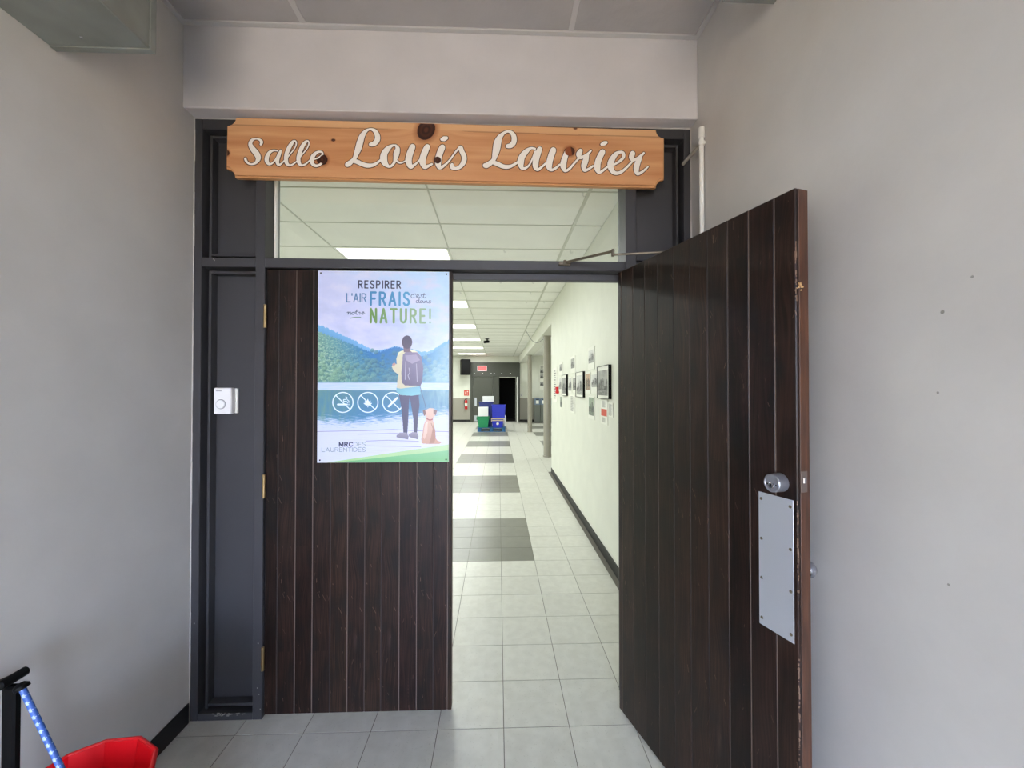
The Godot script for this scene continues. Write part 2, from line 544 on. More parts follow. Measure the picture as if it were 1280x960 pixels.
	for t: String in ["123,180 128,178 127,188 131,180 137,178 138,188 142,186", "149,179 143,182 145,188 152,187 153,180 148,179 158,181", "164,168 161,184 165,188 170,186", "158,176 170,174", "172,180 177,178 178,181 177,188", "184,184 194,180 192,177 186,180 187,188 198,184"]:
		stroke(img, curve(parse(t)), 2.8, rgb(78, 92, 124))
	stroke(img, curve(parse("136,205 155,201 181,201")), 3.0, rgb(84, 130, 106))
	lettering(img, "MRC", 93, 741, 148, 17, 4.6, rgb(42, 50, 84), Color(0, 0, 0, 0), 0.42)
	lettering(img, "DES", 154, 741, 204, 17, 2.2, rgb(126, 148, 146), Color(0, 0, 0, 0), 0.3)
	lettering(img, "LAURENTIDES", 19, 764, 204, 17, 2.2, rgb(116, 136, 140), Color(0, 0, 0, 0), 0.3)
	# three crossed-out rings
	var white := rgb(226, 240, 250)
	for k in 3:
		var o := Vector2(107 + 106.0 * k, 569)
		var ring: Array = []
		for j in 41: ring.append(o + Vector2.from_angle(TAU * j / 40.0) * 43.0)
		stroke(img, ring, 4.6, white)
		stroke(img, [o + Vector2(-30, -30), o + Vector2(30, 30)], 4.4, white)
		if k == 0:
			stroke(img, [o + Vector2(-21, 9), o + Vector2(14, 9)], 8.0, white)
			stroke(img, [o + Vector2(19, 7), o + Vector2(19, 11)], 3.0, white)
			stroke(img, [o + Vector2(25, 7), o + Vector2(25, 11)], 3.0, white)
			var a: Array = [Vector2(12, -24), Vector2(18, -19), Vector2(12, -13), Vector2(3, -12), Vector2(4, -5), Vector2(16, -4), Vector2(20, 2)]
			for j in a.size(): a[j] += o
			stroke(img, curve(a), 3.4, white)
			stroke(img, [o + Vector2(18, -12), o + Vector2(25, -6), o + Vector2(25, 1)], 3.0, white)
		elif k == 1:
			for lf: Array in [[-90.0, 25.0], [-128.0, 21.0], [-52.0, 21.0], [-165.0, 19.0], [-15.0, 19.0], [165.0, 11.0], [15.0, 11.0]]:
				var d := Vector2.from_angle(deg_to_rad(lf[0]))
				var e := d.orthogonal()
				var b := o + Vector2(0, 9)
				fill(img, [b, b + d * lf[1] * 0.5 + e * 5.0, b + d * lf[1], b + d * lf[1] * 0.5 - e * 5.0], white)
			stroke(img, [o + Vector2(0, 9), o + Vector2(0, 20)], 3.0, white)
		else:
			for seg: Array in [[-17.0, -3.0, 9.0], [0.0, 9.0, 10.0], [12.0, 19.0, 9.0]]:
				stroke(img, [o + Vector2(seg[0], -seg[0]), o + Vector2(seg[1], -seg[1])], seg[2], white)
	# hiker with a backpack, seen from behind
	fill(img, parse("345,530 430,530 434,580 428,640 424,702 410,702 408,640 398,580 392,545 388,580 386,650 382,706 366,706 362,650 356,590"), rgb(70, 70, 104), rgb(62, 66, 98))
	fill(img, parse("336,500 436,498 438,536 400,541 352,538 334,520"), rgb(112, 172, 194), rgb(122, 186, 196))
	fill(img, parse("344,352 370,342 412,344 436,362 440,400 430,500 352,510 336,506 340,470 344,450 322,432 314,412 328,400 336,404 334,380"), rgb(214, 212, 178), rgb(202, 194, 166))
	fill(img, parse("316,404 326,396 332,404 322,414"), rgb(190, 150, 140))
	stroke(img, curve(parse("342,362 352,350 380,344 416,348 428,362")), 6.0, rgb(222, 220, 188))
	fill(img, parse("362,362 374,352 424,352 442,372 450,420 446,480 438,498 372,496 358,484 356,440 360,400"), rgb(132, 122, 148), rgb(92, 82, 112))
	fill(img, parse("372,366 420,362 436,386 402,402 376,386"), rgb(158, 148, 172))
	for t: String in ["388,420 392,440 384,452 390,470", "374,392 372,470", "420,402 424,480"]:
		stroke(img, parse(t), 3.0, rgb(176, 170, 190))
	fill(img, parse("364,326 396,326 394,346 402,352 366,352"), rgb(120, 96, 110))
	var head: Array = []
	for j in 24: head.append(Vector2(380, 308) + Vector2(cos(TAU * j / 24.0) * 22, sin(TAU * j / 24.0) * 29))
	fill(img, head, rgb(70, 62, 82), rgb(84, 72, 90))
	fill(img, parse("336,712 350,700 378,700 388,716 386,730 352,724 336,720"), rgb(150, 148, 170), rgb(108, 106, 132))
	fill(img, parse("388,708 404,698 424,700 430,716 428,730 398,722 388,716"), rgb(150, 148, 170), rgb(108, 106, 132))
	# sitting dog and its lead
	stroke(img, curve(parse("436,500 444,530 456,572 462,600")), 2.4, rgb(62, 82, 112))
	fill(img, parse("458,604 478,594 496,596 508,612 500,628 490,640 496,660 500,690 502,722 512,736 532,742 520,750 470,750 444,748 442,728 448,700 452,668 462,644 462,630 452,620"), rgb(214, 182, 166), rgb(188, 148, 130))
	fill(img, parse("448,606 458,600 462,620 454,630"), rgb(122, 92, 92))
	fill(img, parse("494,600 510,606 504,626 494,618"), rgb(122, 92, 92))
	fill(img, parse("494,664 502,690 504,722 498,746 476,750 484,720 490,690"), rgb(176, 134, 118), rgb(164, 124, 110))
	fill(img, parse("460,660 470,652 468,700 456,730 450,720 454,690"), rgb(228, 202, 190), rgb(210, 178, 164))
	stroke(img, curve(parse("466,640 478,646 490,642")), 4.0, rgb(150, 70, 84))
	stroke(img, curve(parse("484,660 494,690 490,700")), 3.0, rgb(160, 120, 110))
	return img

# a small grey print: blotches like a photograph, or lines like a page
func print_image(seed_: int, tint: Color, page := false) -> Image:
	var img := Image.create(64, 64, false, Image.FORMAT_RGB8)
	var n := noise(seed_, 0.045, 5)
	for y in 64:
		for x in 64:
			# an old street view: pale sky, a stepped row of fronts with openings, a lighter road
			var lot := int(x / 13.0)
			var roof := 16.0 + absf(n.get_noise_2d(lot * 37.0, seed_)) * 40.0
			if lot % 2 == 0: roof += absf(x % 13 - 6.5) * 1.1
			var v := 0.92 + n.get_noise_2d(x * 0.6, y * 0.6) * 0.25
			if y > roof:
				v = 0.38 + 0.12 * (lot % 3) + n.get_noise_2d(x * 2.0, y * 2.0) * 0.35
				if (x % 13) % 6 > 2 and (y - int(roof)) % 10 > 5: v -= 0.28
			if y > 50: v = 0.66 + n.get_noise_2d(x * 1.5, y * 4.0) * 0.4
			if page:
				v = 0.45 if (y % 5 < 2 and x > 6 and x < 40 + (y * 7) % 22) else 0.95
			img.set_pixel(x, y, Color(0.12, 0.12, 0.12).lerp(tint, clampf(v, 0, 1)))
	return img

# ---------------------------------------------------------------- solids used more than once
# an open tub between two rings of points (x, z), h high
func shell(top: Array, bot: Array, h: float, k: float) -> ArrayMesh:
	var s := start()
	var n := top.size()
	for i in n:
		var j := (i + 1) % n
		var a := Vector3(top[i].x, h, top[i].y)
		var b := Vector3(top[j].x, h, top[j].y)
		var c := Vector3(bot[j].x, 0, bot[j].y)
		var d := Vector3(bot[i].x, 0, bot[i].y)
		var up := Vector3(0, 0.012, 0)
		var nn := (b - a).cross(d - a).normalized()
		var mid := (a + b + c + d) * 0.25
		if nn.dot(Vector3(mid.x, 0, mid.z)) < 0: nn = -nn
		quad(s, a, b, c, d, nn)
		var ai := Vector3(a.x * k, h, a.z * k)
		var bi := Vector3(b.x * k, h, b.z * k)
		var ci := Vector3(c.x * k, 0, c.z * k) + up
		var di := Vector3(d.x * k, 0, d.z * k) + up
		quad(s, ai, bi, ci, di, -nn)
		quad(s, a, b, bi, ai, Vector3.UP)
		tri(s, d, c, Vector3.ZERO, Vector3.DOWN, Vector2.ZERO, Vector2.ZERO, Vector2.ZERO)
		tri(s, di, ci, up, Vector3.UP, Vector2.ZERO, Vector2.ZERO, Vector2.ZERO)
	return s.commit()

func rect_ring(w: float, d: float) -> Array:
	var c := minf(w, d) * 0.08
	return [Vector2(-w + c, -d), Vector2(w - c, -d), Vector2(w, -d + c), Vector2(w, d - c), Vector2(w - c, d), Vector2(-w + c, d), Vector2(-w, d - c), Vector2(-w, -d + c)]

func rim(w: float, d: float, y: float, r: float) -> ArrayMesh:
	var s := start()
	add_box(s, Vector3(0, y, -d), Vector3(w * 2 + r * 2, r * 2, r * 2), r * 0.4)
	add_box(s, Vector3(0, y, d), Vector3(w * 2 + r * 2, r * 2, r * 2), r * 0.4)
	add_box(s, Vector3(-w, y, 0), Vector3(r * 2, r * 2, d * 2), r * 0.4)
	add_box(s, Vector3(w, y, 0), Vector3(r * 2, r * 2, d * 2), r * 0.4)
	return s.commit()

func screw(parent: Node3D, at: Vector3, r: float, m: Material) -> void:
	part("screw", lathe([Vector2(r, 0), Vector2(r * 0.8, r * 0.35), Vector2(0, r * 0.5)], 10), m, parent, at, Vector3(PI / 2, 0, 0))

# a leaf of upright boards; edges are the joints' places from the hinge side
func door_leaf(o: Node3D, edges: Array, y0: float, y1: float, thick: float, seed_: int) -> void:
	rng.seed = seed_
	var x0: float = edges[0]
	var x1: float = edges[-1]
	part("core", cbox(Vector3(x1 - x0 - 0.001, y1 - y0, thick - 0.012), 0.002), M.wood_edge, o, Vector3((x0 + x1) * 0.5, (y0 + y1) * 0.5, -(thick + 0.012) * 0.5))
	for k in edges.size() - 1:
		var a: float = edges[k]
		var b: float = edges[k + 1]
		part("plank", cbox(Vector3(b - a - 0.0012, y1 - y0, 0.014), 0.0026), M.wood[rng.randi_range(0, 7)], o, Vector3((a + b) * 0.5, (y0 + y1) * 0.5, -0.007))
		if k > 0:                                                   # the worn bottom of the joint shows pale
			part("joint", cbox(Vector3(0.0030, y1 - y0 - 0.004, 0.002), 0.0), M.worn[rng.randi_range(0, 2)], o, Vector3(a, (y0 + y1) * 0.5, -0.0022))

func sidelight(o: Node3D, x0: float, x1: float, y0: float, y1: float, outer_left: bool) -> void:
	span("panel", Vector3(x0, y0, -0.095), Vector3(x1, y1, -0.072), M.charcoal, o, 0.0)
	# the moulding stands off the frame by a deep groove on the outer side
	var lo := x0 + (0.016 if outer_left else 0.001)
	var hi := x1 - (0.001 if outer_left else 0.016)
	var wl := 0.013 if outer_left else 0.009
	var wr := 0.009 if outer_left else 0.013
	for r: Array in [[lo, lo + wl, y0 + 0.002, y1 - 0.014], [hi - wr, hi, y0 + 0.002, y1 - 0.014], [lo + wl, hi - wr, y0 + 0.014, y0 + 0.027], [lo + wl, hi - wr, y1 - 0.027, y1 - 0.014]]:
		span("bead", Vector3(r[0], r[2], -0.072), Vector3(r[1], r[3], -0.026), M.charcoal, o, 0.002)

func ceiling_light(x0: float, x1: float, z0: float, z1: float, y: float, label: String, group: String) -> void:
	var o := thing("ceiling_light", Vector3((x0 + x1) * 0.5, y, (z0 + z1) * 0.5), label, "ceiling light", group)
	var w := x1 - x0 - 0.012
	var d := z1 - z0 - 0.012
	var s := start()
	add_box(s, Vector3(0, 0.022, 0), Vector3(w, 0.012, d), 0.002)
	part("housing", s.commit(), M.white_metal, o)
	s = start()
	for sg: float in [-1.0, 1.0]:
		add_box(s, Vector3(0, 0.008, sg * (d * 0.5 - 0.012)), Vector3(w, 0.024, 0.024), 0.002)
		add_box(s, Vector3(sg * (w * 0.5 - 0.012), 0.008, 0), Vector3(0.024, 0.024, d - 0.048), 0.002)
	part("frame", s.commit(), M.white_metal, o)
	part("diffuser", cbox(Vector3(w - 0.05, 0.006, d - 0.05), 0.0), M.lamp_glow, o, Vector3(0, 0.012, 0))
	var l := AreaLight3D.new()
	l.name = "lamp"
	o.add_child(l, true)
	l.area_size = Vector2(w - 0.06, d - 0.06)
	l.area_normalize_energy = false
	l.light_energy = HALL_LAMP
	l.light_color = Color(0.975, 1.0, 1.0)
	l.area_range = 30.0
	l.area_attenuation = 2.0
	l.shadow_enabled = true
	l.rotation.x = -PI / 2
	l.position = Vector3(0, 0.004, 0)

# a sheet or a framed picture on the hall's right wall, between z0 (far) and z1 (near)
func on_wall(called: String, z0: float, z1: float, y0: float, y1: float, style: String, ink: StandardMaterial3D, label: String, category: String, group: String) -> void:
	var w := z1 - z0
	var h := y1 - y0
	var o := thing(called, Vector3(HX - 0.0005, y0, (z0 + z1) * 0.5), label, category, group, -PI / 2)
	var t := 0.006
	var m := 0.0
	if style == "frame":
		t = 0.028
		m = 0.004
		var s := start()
		for sg: float in [-1.0, 1.0]:
			add_box(s, Vector3(sg * (w - m) * 0.5, h * 0.5, t * 0.5), Vector3(m, h, t), 0.001)
			add_box(s, Vector3(0, h * 0.5 + sg * (h - m) * 0.5, t * 0.5), Vector3(w - 2 * m, m, t), 0.001)
		part("frame", s.commit(), M.black, o)
		t = 0.022
	part("sheet", cbox(Vector3(w - 2 * m, h - 2 * m, t), 0.0006), M.paper, o, Vector3(0, h * 0.5, t * 0.5))
	var px := w * 0.10
	var lo := h * (0.30 if style == "top" else 0.16)
	var hi := h * (0.86 if style != "low" else 0.94)
	if style == "frame": lo = h * 0.10
	if style == "page":
		lo = h * 0.08
		hi = h * 0.92
	if style == "mid":
		lo = h * 0.34
		hi = h * 0.62
	part("print", prism(PackedVector2Array([Vector2(-w * 0.5 + px, lo), Vector2(w * 0.5 - px, lo), Vector2(w * 0.5 - px, hi), Vector2(-w * 0.5 + px, hi)]), t, t + 0.0008, Vector2(-w * 0.5 + px, lo), Vector2(w - 2 * px, hi - lo)), ink, o)
	if style == "mid":
		for r: Array in [[0.08, 0.28], [0.68, 0.94]]:
			part("print", prism(PackedVector2Array([Vector2(-w * 0.3, h * r[0]), Vector2(w * 0.25, h * r[0]), Vector2(w * 0.25, h * r[1]), Vector2(-w * 0.3, h * r[1])]), t, t + 0.0008, Vector2(-w * 0.3, h * r[0]), Vector2(w * 0.55, h * (r[1] - r[0]))), M.page, o)

func hook(at: Vector3, label: String) -> void:
	var pts: Array = [Vector3.ZERO, Vector3(0, -0.02, 0)]
	for k in 9:
		var a := PI * k / 8.0
		pts.append(Vector3(0.011 - 0.011 * cos(a), -0.03 - 0.014 * sin(a), 0))
	lone("ceiling_hook", tube(pts, 0.0022, 6), M.steel, at, label, "hook", "wire hooks under the hall ceiling")

# ---------------------------------------------------------------- the scene
const HALL_LAMP := 6.7

func _ready() -> void:
	rng.seed = 7
	# camera
	var cam := Camera3D.new()
	cam.name = "camera"
	add_child(cam)
	cam.position = Vector3(0, 1.5705, 1.989)
	cam.rotation = Vector3(0.0113, -0.0332, 0.0002)
	cam.fov = 86.588
	cam.near = 0.02
	cam.far = 100.0
	cam.current = true
	# sky, exposure
	var env := Environment.new()
	env.background_mode = Environment.BG_SKY
	var sky := Sky.new()
	var psm := ProceduralSkyMaterial.new()
	psm.sky_top_color = Color(0.52, 0.60, 0.76)
	psm.sky_horizon_color = Color(0.80, 0.845, 0.93)
	psm.ground_horizon_color = Color(0.74, 0.695, 0.645)
	psm.ground_bottom_color = Color(0.66, 0.62, 0.575)
	psm.sky_energy_multiplier = 5.4
	psm.ground_energy_multiplier = 3.87
	psm.sun_angle_max = 1.0
	sky.sky_material = psm
	env.sky = sky
	env.tonemap_mode = Environment.TONE_MAPPER_LINEAR
	env.tonemap_exposure = 1.0
	env.sdfgi_enabled = true
	env.ssao_enabled = true
	env.ssil_enabled = true
	var we := WorldEnvironment.new()
	we.name = "environment"
	we.environment = env
	add_child(we)
	materials()
	lobby()
	floor_tiles()
	hall()
	doors()
	front_things()
	hall_things()

func materials() -> void:
	M.lobby_wall = painted(rgb(206, 203, 197), 0.55, 11, 0.7, 0.96)
	M.lobby_beam = painted(rgb(206, 203, 203), 0.5, 12, 0.5, 0.96)
	M.hall_wall = painted(rgb(226, 227, 214), 0.5, 13, 1.0, 0.97)
	M.hall_ceiling = painted(rgb(247, 248, 240), 0.9, 14, 0.6, 0.97)
	M.lobby_ceiling = painted(rgb(180, 176, 173), 0.9, 15, 2.0, 0.94)
	M.bar = mat(rgb(192, 190, 187), 0.45)
	M.hall_bar = mat(rgb(198, 200, 186), 0.6)
	M.gap = mat(rgb(96, 98, 88), 0.9)
	M.charcoal = painted(rgb(57, 57, 60), 0.45, 16, 0.6, 0.95)
	M.black = mat(rgb(11, 11, 11), 0.55)
	M.rubber = mat(rgb(26, 25, 25), 0.6)
	M.white_metal = mat(rgb(228, 228, 222), 0.4)
	M.steel = mat(rgb(190, 190, 190), 0.3, 1.0)
	M.brass = mat(rgb(150, 128, 88), 0.45, 0.8)
	M.aluminium = mat(rgb(196, 200, 206), 0.42, 0.55)
	M.chrome = mat(rgb(176, 178, 186), 0.22, 0.95)
	M.grey_wall = mat(rgb(158, 154, 142), 0.5)
	M.far_frame = mat(rgb(68, 70, 62), 0.5)
	M.far_door = mat(rgb(74, 76, 67), 0.45)
	M.column = mat(rgb(152, 147, 134), 0.45)
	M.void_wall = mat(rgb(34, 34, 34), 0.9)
	M.paper = mat(rgb(232, 232, 222), 0.7)
	M.white_plastic = mat(rgb(236, 236, 236), 0.35)
	M.filler = mat(rgb(150, 148, 140), 0.8)
	M.black.metallic_specular = 0.25
	M.old_steel = mat(rgb(112, 100, 92), 0.5, 0.4)
	M.satin = mat(rgb(168, 170, 178), 0.32, 0.75)
	M.white_gloss = mat(rgb(240, 240, 236), 0.18)
	M.dark_steel = mat(rgb(120, 112, 98), 0.42, 0.8)
	M.grey_plastic = mat(rgb(120, 122, 126), 0.4)
	M.blue_tote = mat(rgb(34, 48, 190), 0.35)
	M.navy = mat(rgb(38, 50, 120), 0.4)
	M.green_tote = mat(rgb(28, 140, 88), 0.4)
	M.pallet = mat(rgb(40, 92, 138), 0.7)
	M.cream = mat(rgb(224, 206, 160), 0.5)
	M.red = mat(rgb(206, 16, 24), 0.3)
	M.sign_red = mat(rgb(206, 70, 50), 0.5)
	M.bin_blue = mat(rgb(104, 120, 140), 0.45)
	M.bin_grey = mat(rgb(100, 104, 96), 0.5)
	M.letter = mat(rgb(240, 236, 229), 0.6)
	M.outline = mat(rgb(58, 38, 28), 0.8)
	M.lamp_glow = mat(rgb(250, 252, 240), 0.5)
	M.lamp_glow.emission_enabled = true
	M.lamp_glow.emission = Color(1.0, 1.0, 0.93)
	M.lamp_glow.emission_energy_multiplier = 1.6
	M.exit_glow = mat(rgb(220, 90, 90), 0.4)
	M.exit_glow.emission_enabled = true
	M.exit_glow.emission = Color(1.0, 0.27, 0.27)
	M.exit_glow.emission_energy_multiplier = 0.75
	M.duct = mat(rgb(150, 154, 148), 0.5, 0.35)
	M.duct.albedo_texture = seamless(51, 0.008, 0.86, 1.0)
	M.duct.uv1_triplanar = true
	M.glass = mat(Color(0.9, 0.95, 0.92, 0.06), 0.0)
	M.glass.transparency = BaseMaterial3D.TRANSPARENCY_ALPHA
	M.glass.metallic_specular = 0.5
	# woods
	var wt := tex(wood_image())
	M.wood = []
	for k in 8:
		var v: float = [1.0, 0.84, 0.93, 1.10, 0.78, 0.98, 0.88, 1.04][k]
		var m := mat(Color(v, v * (0.97 if k % 2 == 0 else 1.0), v * (0.96 if k % 3 == 0 else 1.0)), 0.36)
		m.albedo_texture = wt
		m.uv1_scale = Vector3(2.0, 0.4545, 1)
		m.uv1_offset = Vector3(0.31 * k + 0.1, 0.5 + 0.23 * k, 0)
		m.metallic_specular = 0.32
		M.wood.append(m)
	M.wood_edge = mat(rgb(98, 63, 44), 0.55)
	M.wood_edge.albedo_texture = seamless(52, 0.01, 0.6, 1.0)
	M.wood_edge.uv1_scale = Vector3(9.0, 0.8, 1)
	M.worn = [mat(rgb(74, 63, 58), 0.7), mat(rgb(108, 93, 84), 0.7), mat(rgb(48, 41, 39), 0.7)]
	M.bare_wood = mat(rgb(122, 98, 82), 0.8)
	M.splinter = mat(rgb(196, 160, 112), 0.8)
	M.pine = mat(Color.WHITE, 0.42)
	M.pine.albedo_texture = tex(pine_image())
	M.pine_side = mat(rgb(192, 140, 92), 0.5)
	M.poster = mat(Color.WHITE, 0.3)
	M.poster.albedo_texture = tex(poster_image())
	# floor tiles
	M.tile = []
	var lt := tex(tile_image(rgb(214, 213, 205), rgb(180, 178, 168), 61))
	var dt := tex(tile_image(rgb(122, 121, 112), rgb(146, 144, 134), 62))
	for k in 4:
		var v: float = [1.0, 0.985, 0.992, 0.978][k]
		var m := mat(Color(v, v, v * 0.99), 0.32)
		m.albedo_texture = lt
		m.uv1_triplanar = true
		m.uv1_world_triplanar = true
		m.uv1_scale = Vector3.ONE * 1.7
		m.uv1_offset = Vector3(0.13 * k, 0.2 * k, 0.37 * k)
		M.tile.append(m)
	M.tile_dark = []
	for k in 2:
		var m := mat(Color.WHITE.darkened(0.05 * k), 0.32)
		m.albedo_texture = dt
		m.uv1_triplanar = true
		m.uv1_world_triplanar = true
		m.uv1_scale = Vector3.ONE * 0.9
		m.uv1_offset = Vector3(0.3 * k, 0, 0.4 * k)
		M.tile_dark.append(m)
	M.grout = mat(rgb(112, 108, 98), 0.9)
	# prints
	M.photo = mat(Color.WHITE, 0.5)
	M.photo.albedo_texture = tex(print_image(71, Color(0.82, 0.82, 0.80)))
	M.photo_dark = mat(Color.WHITE, 0.5)
	M.photo_dark.albedo_texture = tex(print_image(74, Color(0.66, 0.66, 0.64)))
	M.sepia = mat(Color.WHITE, 0.5)
	M.sepia.albedo_texture = tex(print_image(72, Color(0.80, 0.66, 0.54)))
	M.green_print = mat(Color.WHITE, 0.5)
	M.green_print.albedo_texture = tex(print_image(73, Color(0.60, 0.66, 0.58)))
	M.page = mat(Color.WHITE, 0.6)
	M.page.albedo_texture = tex(print_image(75, Color(0.90, 0.90, 0.86), true))
	var di := Image.create(16, 16, false, Image.FORMAT_RGB8)
	for y in 16:
		for x in 16:
			var d := absf(x - 7.5) / 5.6 + absf(y - 7.5) / 5.2
			di.set_pixel(x, y, rgb(168, 190, 226) if d < 0.95 else rgb(56, 96, 172))
	M.braid = mat(Color.WHITE, 0.45)
	M.braid.albedo_texture = tex(di)
	M.braid.uv1_scale = Vector3(3.0 / TAU, 1.0 / 0.021, 1)

func lobby() -> void:
	var o := Node3D.new()
	var w := lone("wall_left", cbox(Vector3(0.2, YC + 0.1, BZ), 0.0), M.lobby_wall, Vector3(XL - 0.1, (YC + 0.1) * 0.5, BZ * 0.5), "grey painted lobby wall on the left beside the charcoal door frame", "wall", "", "structure")
	w = lone("wall_right", cbox(Vector3(0.2, YC + 0.1, BZ), 0.0), M.lobby_wall, Vector3(XR + 0.1, (YC + 0.1) * 0.5, BZ * 0.5), "grey painted lobby wall on the right behind the open plank door", "wall", "", "structure")
	for p: Array in [[1.736, 1.142, 0.0045], [1.562, 1.131, 0.003], [1.153, 1.148, 0.003], [1.797, 1.198, 0.003], [1.90, 0.62, 0.003]]:
		part("nail_hole", lathe([Vector2(p[2], 0), Vector2(p[2] * 0.5, 0.001), Vector2(0, 0.001)], 7), M.filler, w, Vector3(-0.1, p[0] - (YC + 0.1) * 0.5, p[1] - BZ * 0.5), Vector3(0, 0, PI / 2))
	# the wall the doors stand in: beam over the frame, and its hall side
	o = thing("wall_front", Vector3.ZERO, "pale beam and wall above and around the double doors", "wall", "", 0.0, "structure")
	span("beam", Vector3(XL, YT, -0.135), Vector3(XR, YC + 0.1, 0.077), M.lobby_beam, o, 0.004)
	span("hall_side", Vector3(HL - 0.2, 0, -0.135), Vector3(XL, YC + 0.1, 0.0), M.hall_wall, o, 0.0)
	span("hall_side", Vector3(XR, 0, -0.135), Vector3(1.27, YC + 0.1, 0.0), M.hall_wall, o, 0.0)
	# glazed entrance behind the camera: daylight comes in here
	o = thing("wall_back", Vector3.ZERO, "back wall of the lobby round the glazed entrance", "wall", "", 0.0, "structure")
	span("pier", Vector3(XL, 0, BZ), Vector3(-1.25, YC + 0.1, BZ + 0.2), M.lobby_wall, o, 0.0)
	span("pier", Vector3(0.76, 0, BZ), Vector3(XR, YC + 0.1, BZ + 0.2), M.lobby_wall, o, 0.0)
	span("lintel", Vector3(-1.25, 2.70, BZ), Vector3(0.76, YC + 0.1, BZ + 0.2), M.lobby_wall, o, 0.0)
	span("canopy", Vector3(-3.5, 2.80, BZ + 0.2), Vector3(3.0, 2.95, BZ + 3.0), M.lobby_wall, o, 0.0)
	o = thing("window_1", Vector3.ZERO, "glazed aluminium entrance at the back of the lobby", "window", "", 0.0, "structure")
	for x: float in [-1.25, -0.265, 0.72]: span("mullion", Vector3(x, 0, BZ + 0.06), Vector3(x + 0.04, 2.70, BZ + 0.12), M.black, o)
	for y: float in [0.0, 2.10, 2.66]: span("rail", Vector3(-1.21, y, BZ + 0.06), Vector3(0.72, y + 0.04, BZ + 0.12), M.black, o)
	span("pane", Vector3(-1.21, 0.04, BZ + 0.088), Vector3(0.72, 2.66, BZ + 0.092), M.glass, o, 0.0)
	# ceiling: tiles in a grid of bars
	o = thing("ceiling", Vector3.ZERO, "lobby ceiling of pale tiles in a metal grid above the beam", "ceiling", "", 0.0, "structure")
	span("slab", Vector3(XL - 0.2, YC + 0.03, 0), Vector3(XR + 0.2, YC + 0.14, BZ + 0.2), M.gap, o, 0.0)
	var xs := [XL, -0.899, 0.3405, XR]
	var zs: Array = [0.077, 0.705]
	while zs[-1] < BZ - 0.2: zs.append(zs[-1] + 0.61)
	zs.append(BZ)
	for i in xs.size() - 1:
		for k in zs.size() - 1:
			span("ceiling_tile", Vector3(xs[i] + 0.004, YC + 0.004, zs[k] + 0.004), Vector3(xs[i + 1] - 0.004, YC + 0.02, zs[k + 1] - 0.004), M.lobby_ceiling, o, 0.001)
	for x: float in [-0.899, 0.3405]: span("ceiling_bar", Vector3(x - 0.013, YC, 0.10), Vector3(x + 0.013, YC + 0.006, BZ), M.bar, o, 0.001)
	for k in range(1, zs.size() - 1):
		for i in xs.size() - 1: span("ceiling_bar", Vector3(xs[i] + 0.014, YC, zs[k] - 0.013), Vector3(xs[i + 1] - 0.014, YC + 0.006, zs[k] + 0.013), M.bar, o, 0.001)
	span("edge_angle", Vector3(XL, YC - 0.004, 0.077), Vector3(XR, YC + 0.006, 0.102), M.bar, o, 0.001)
	span("edge_angle", Vector3(XL, YC - 0.004, 0.102), Vector3(XL + 0.022, YC + 0.006, BZ), M.bar, o, 0.001)
	span("edge_angle", Vector3(XR - 0.022, YC - 0.004, 0.102), Vector3(XR, YC + 0.006, BZ), M.bar, o, 0.001)
	lone("baseboard_left", cbox(Vector3(0.006, 0.095, BZ - 0.01), 0.002), M.rubber, Vector3(XL + 0.003, 0.0475, BZ * 0.5 + 0.005), "black rubber skirting along the foot of the left lobby wall", "baseboard", "", "structure")
	lone("baseboard_right", cbox(Vector3(0.006, 0.095, BZ - 0.01), 0.002), M.rubber, Vector3(XR - 0.003, 0.0475, BZ * 0.5 + 0.005), "black rubber skirting along the foot of the right lobby wall", "baseboard", "", "structure")

func is_dark(ix: int, jz: int) -> bool:
	# dark squares of four tiles by four, every eight rows down the hall
	if jz < 6 or (jz - 6) % 8 >= 4: return false
	return (ix >= -3 and ix <= 0) or (ix >= -11 and ix <= -8) or (ix >= 4 and ix <= 7) or (ix >= 12 and ix <= 15) or (ix >= -19 and ix <= -16)

func floor_tiles() -> void:
	var o := lone("floor", cbox(Vector3(11.2, 0.2, 22.2), 0.0), M.grout, Vector3(-0.75, -0.1025, -6.7), "pale vinyl tile floor of lobby and hall with dark grey squares", "floor", "", "structure")
	var size := Vector3(T - 0.0032, 0.002, T - 0.0032)
	var mesh := cbox(size, 0.0005)
	var rest := [start(), start()]
	rng.seed = 19
	for jz in range(-14, 58):
		for ix in range(-21, 15):
			var x := TX + (ix + 0.5) * T
			var z := TZ - (jz + 0.5) * T
			if z < FZ - 0.1: continue
			if x > XR + 0.1 and z > -5.6 or x < XL - 0.1 and z > 0.0: continue
			if x > XR + 0.4 and z > -5.6 or x > 4.5: continue
			var dark := is_dark(ix, jz)
			var shade := rng.randi_range(0, 3)
			if (jz >= -3 and jz < 0 and ix >= -5 and ix <= 3) or (jz >= 0 and jz < 19 and ix >= -4 and ix <= 3):
				part("floor_tile", mesh, M.tile_dark[shade % 2] if dark else M.tile[shade], o, Vector3(x, -0.001, z) - o.position)
			else:
				add_box(rest[1 if dark else 0], Vector3(x, -0.001, z) - o.position, size, 0.0)
	tag(part("floor_tiles", rest[0].commit(), M.tile[1], o), "", "", "", "stuff")
	tag(part("dark_floor_tiles", rest[1].commit(), M.tile_dark[0], o), "", "", "", "stuff")

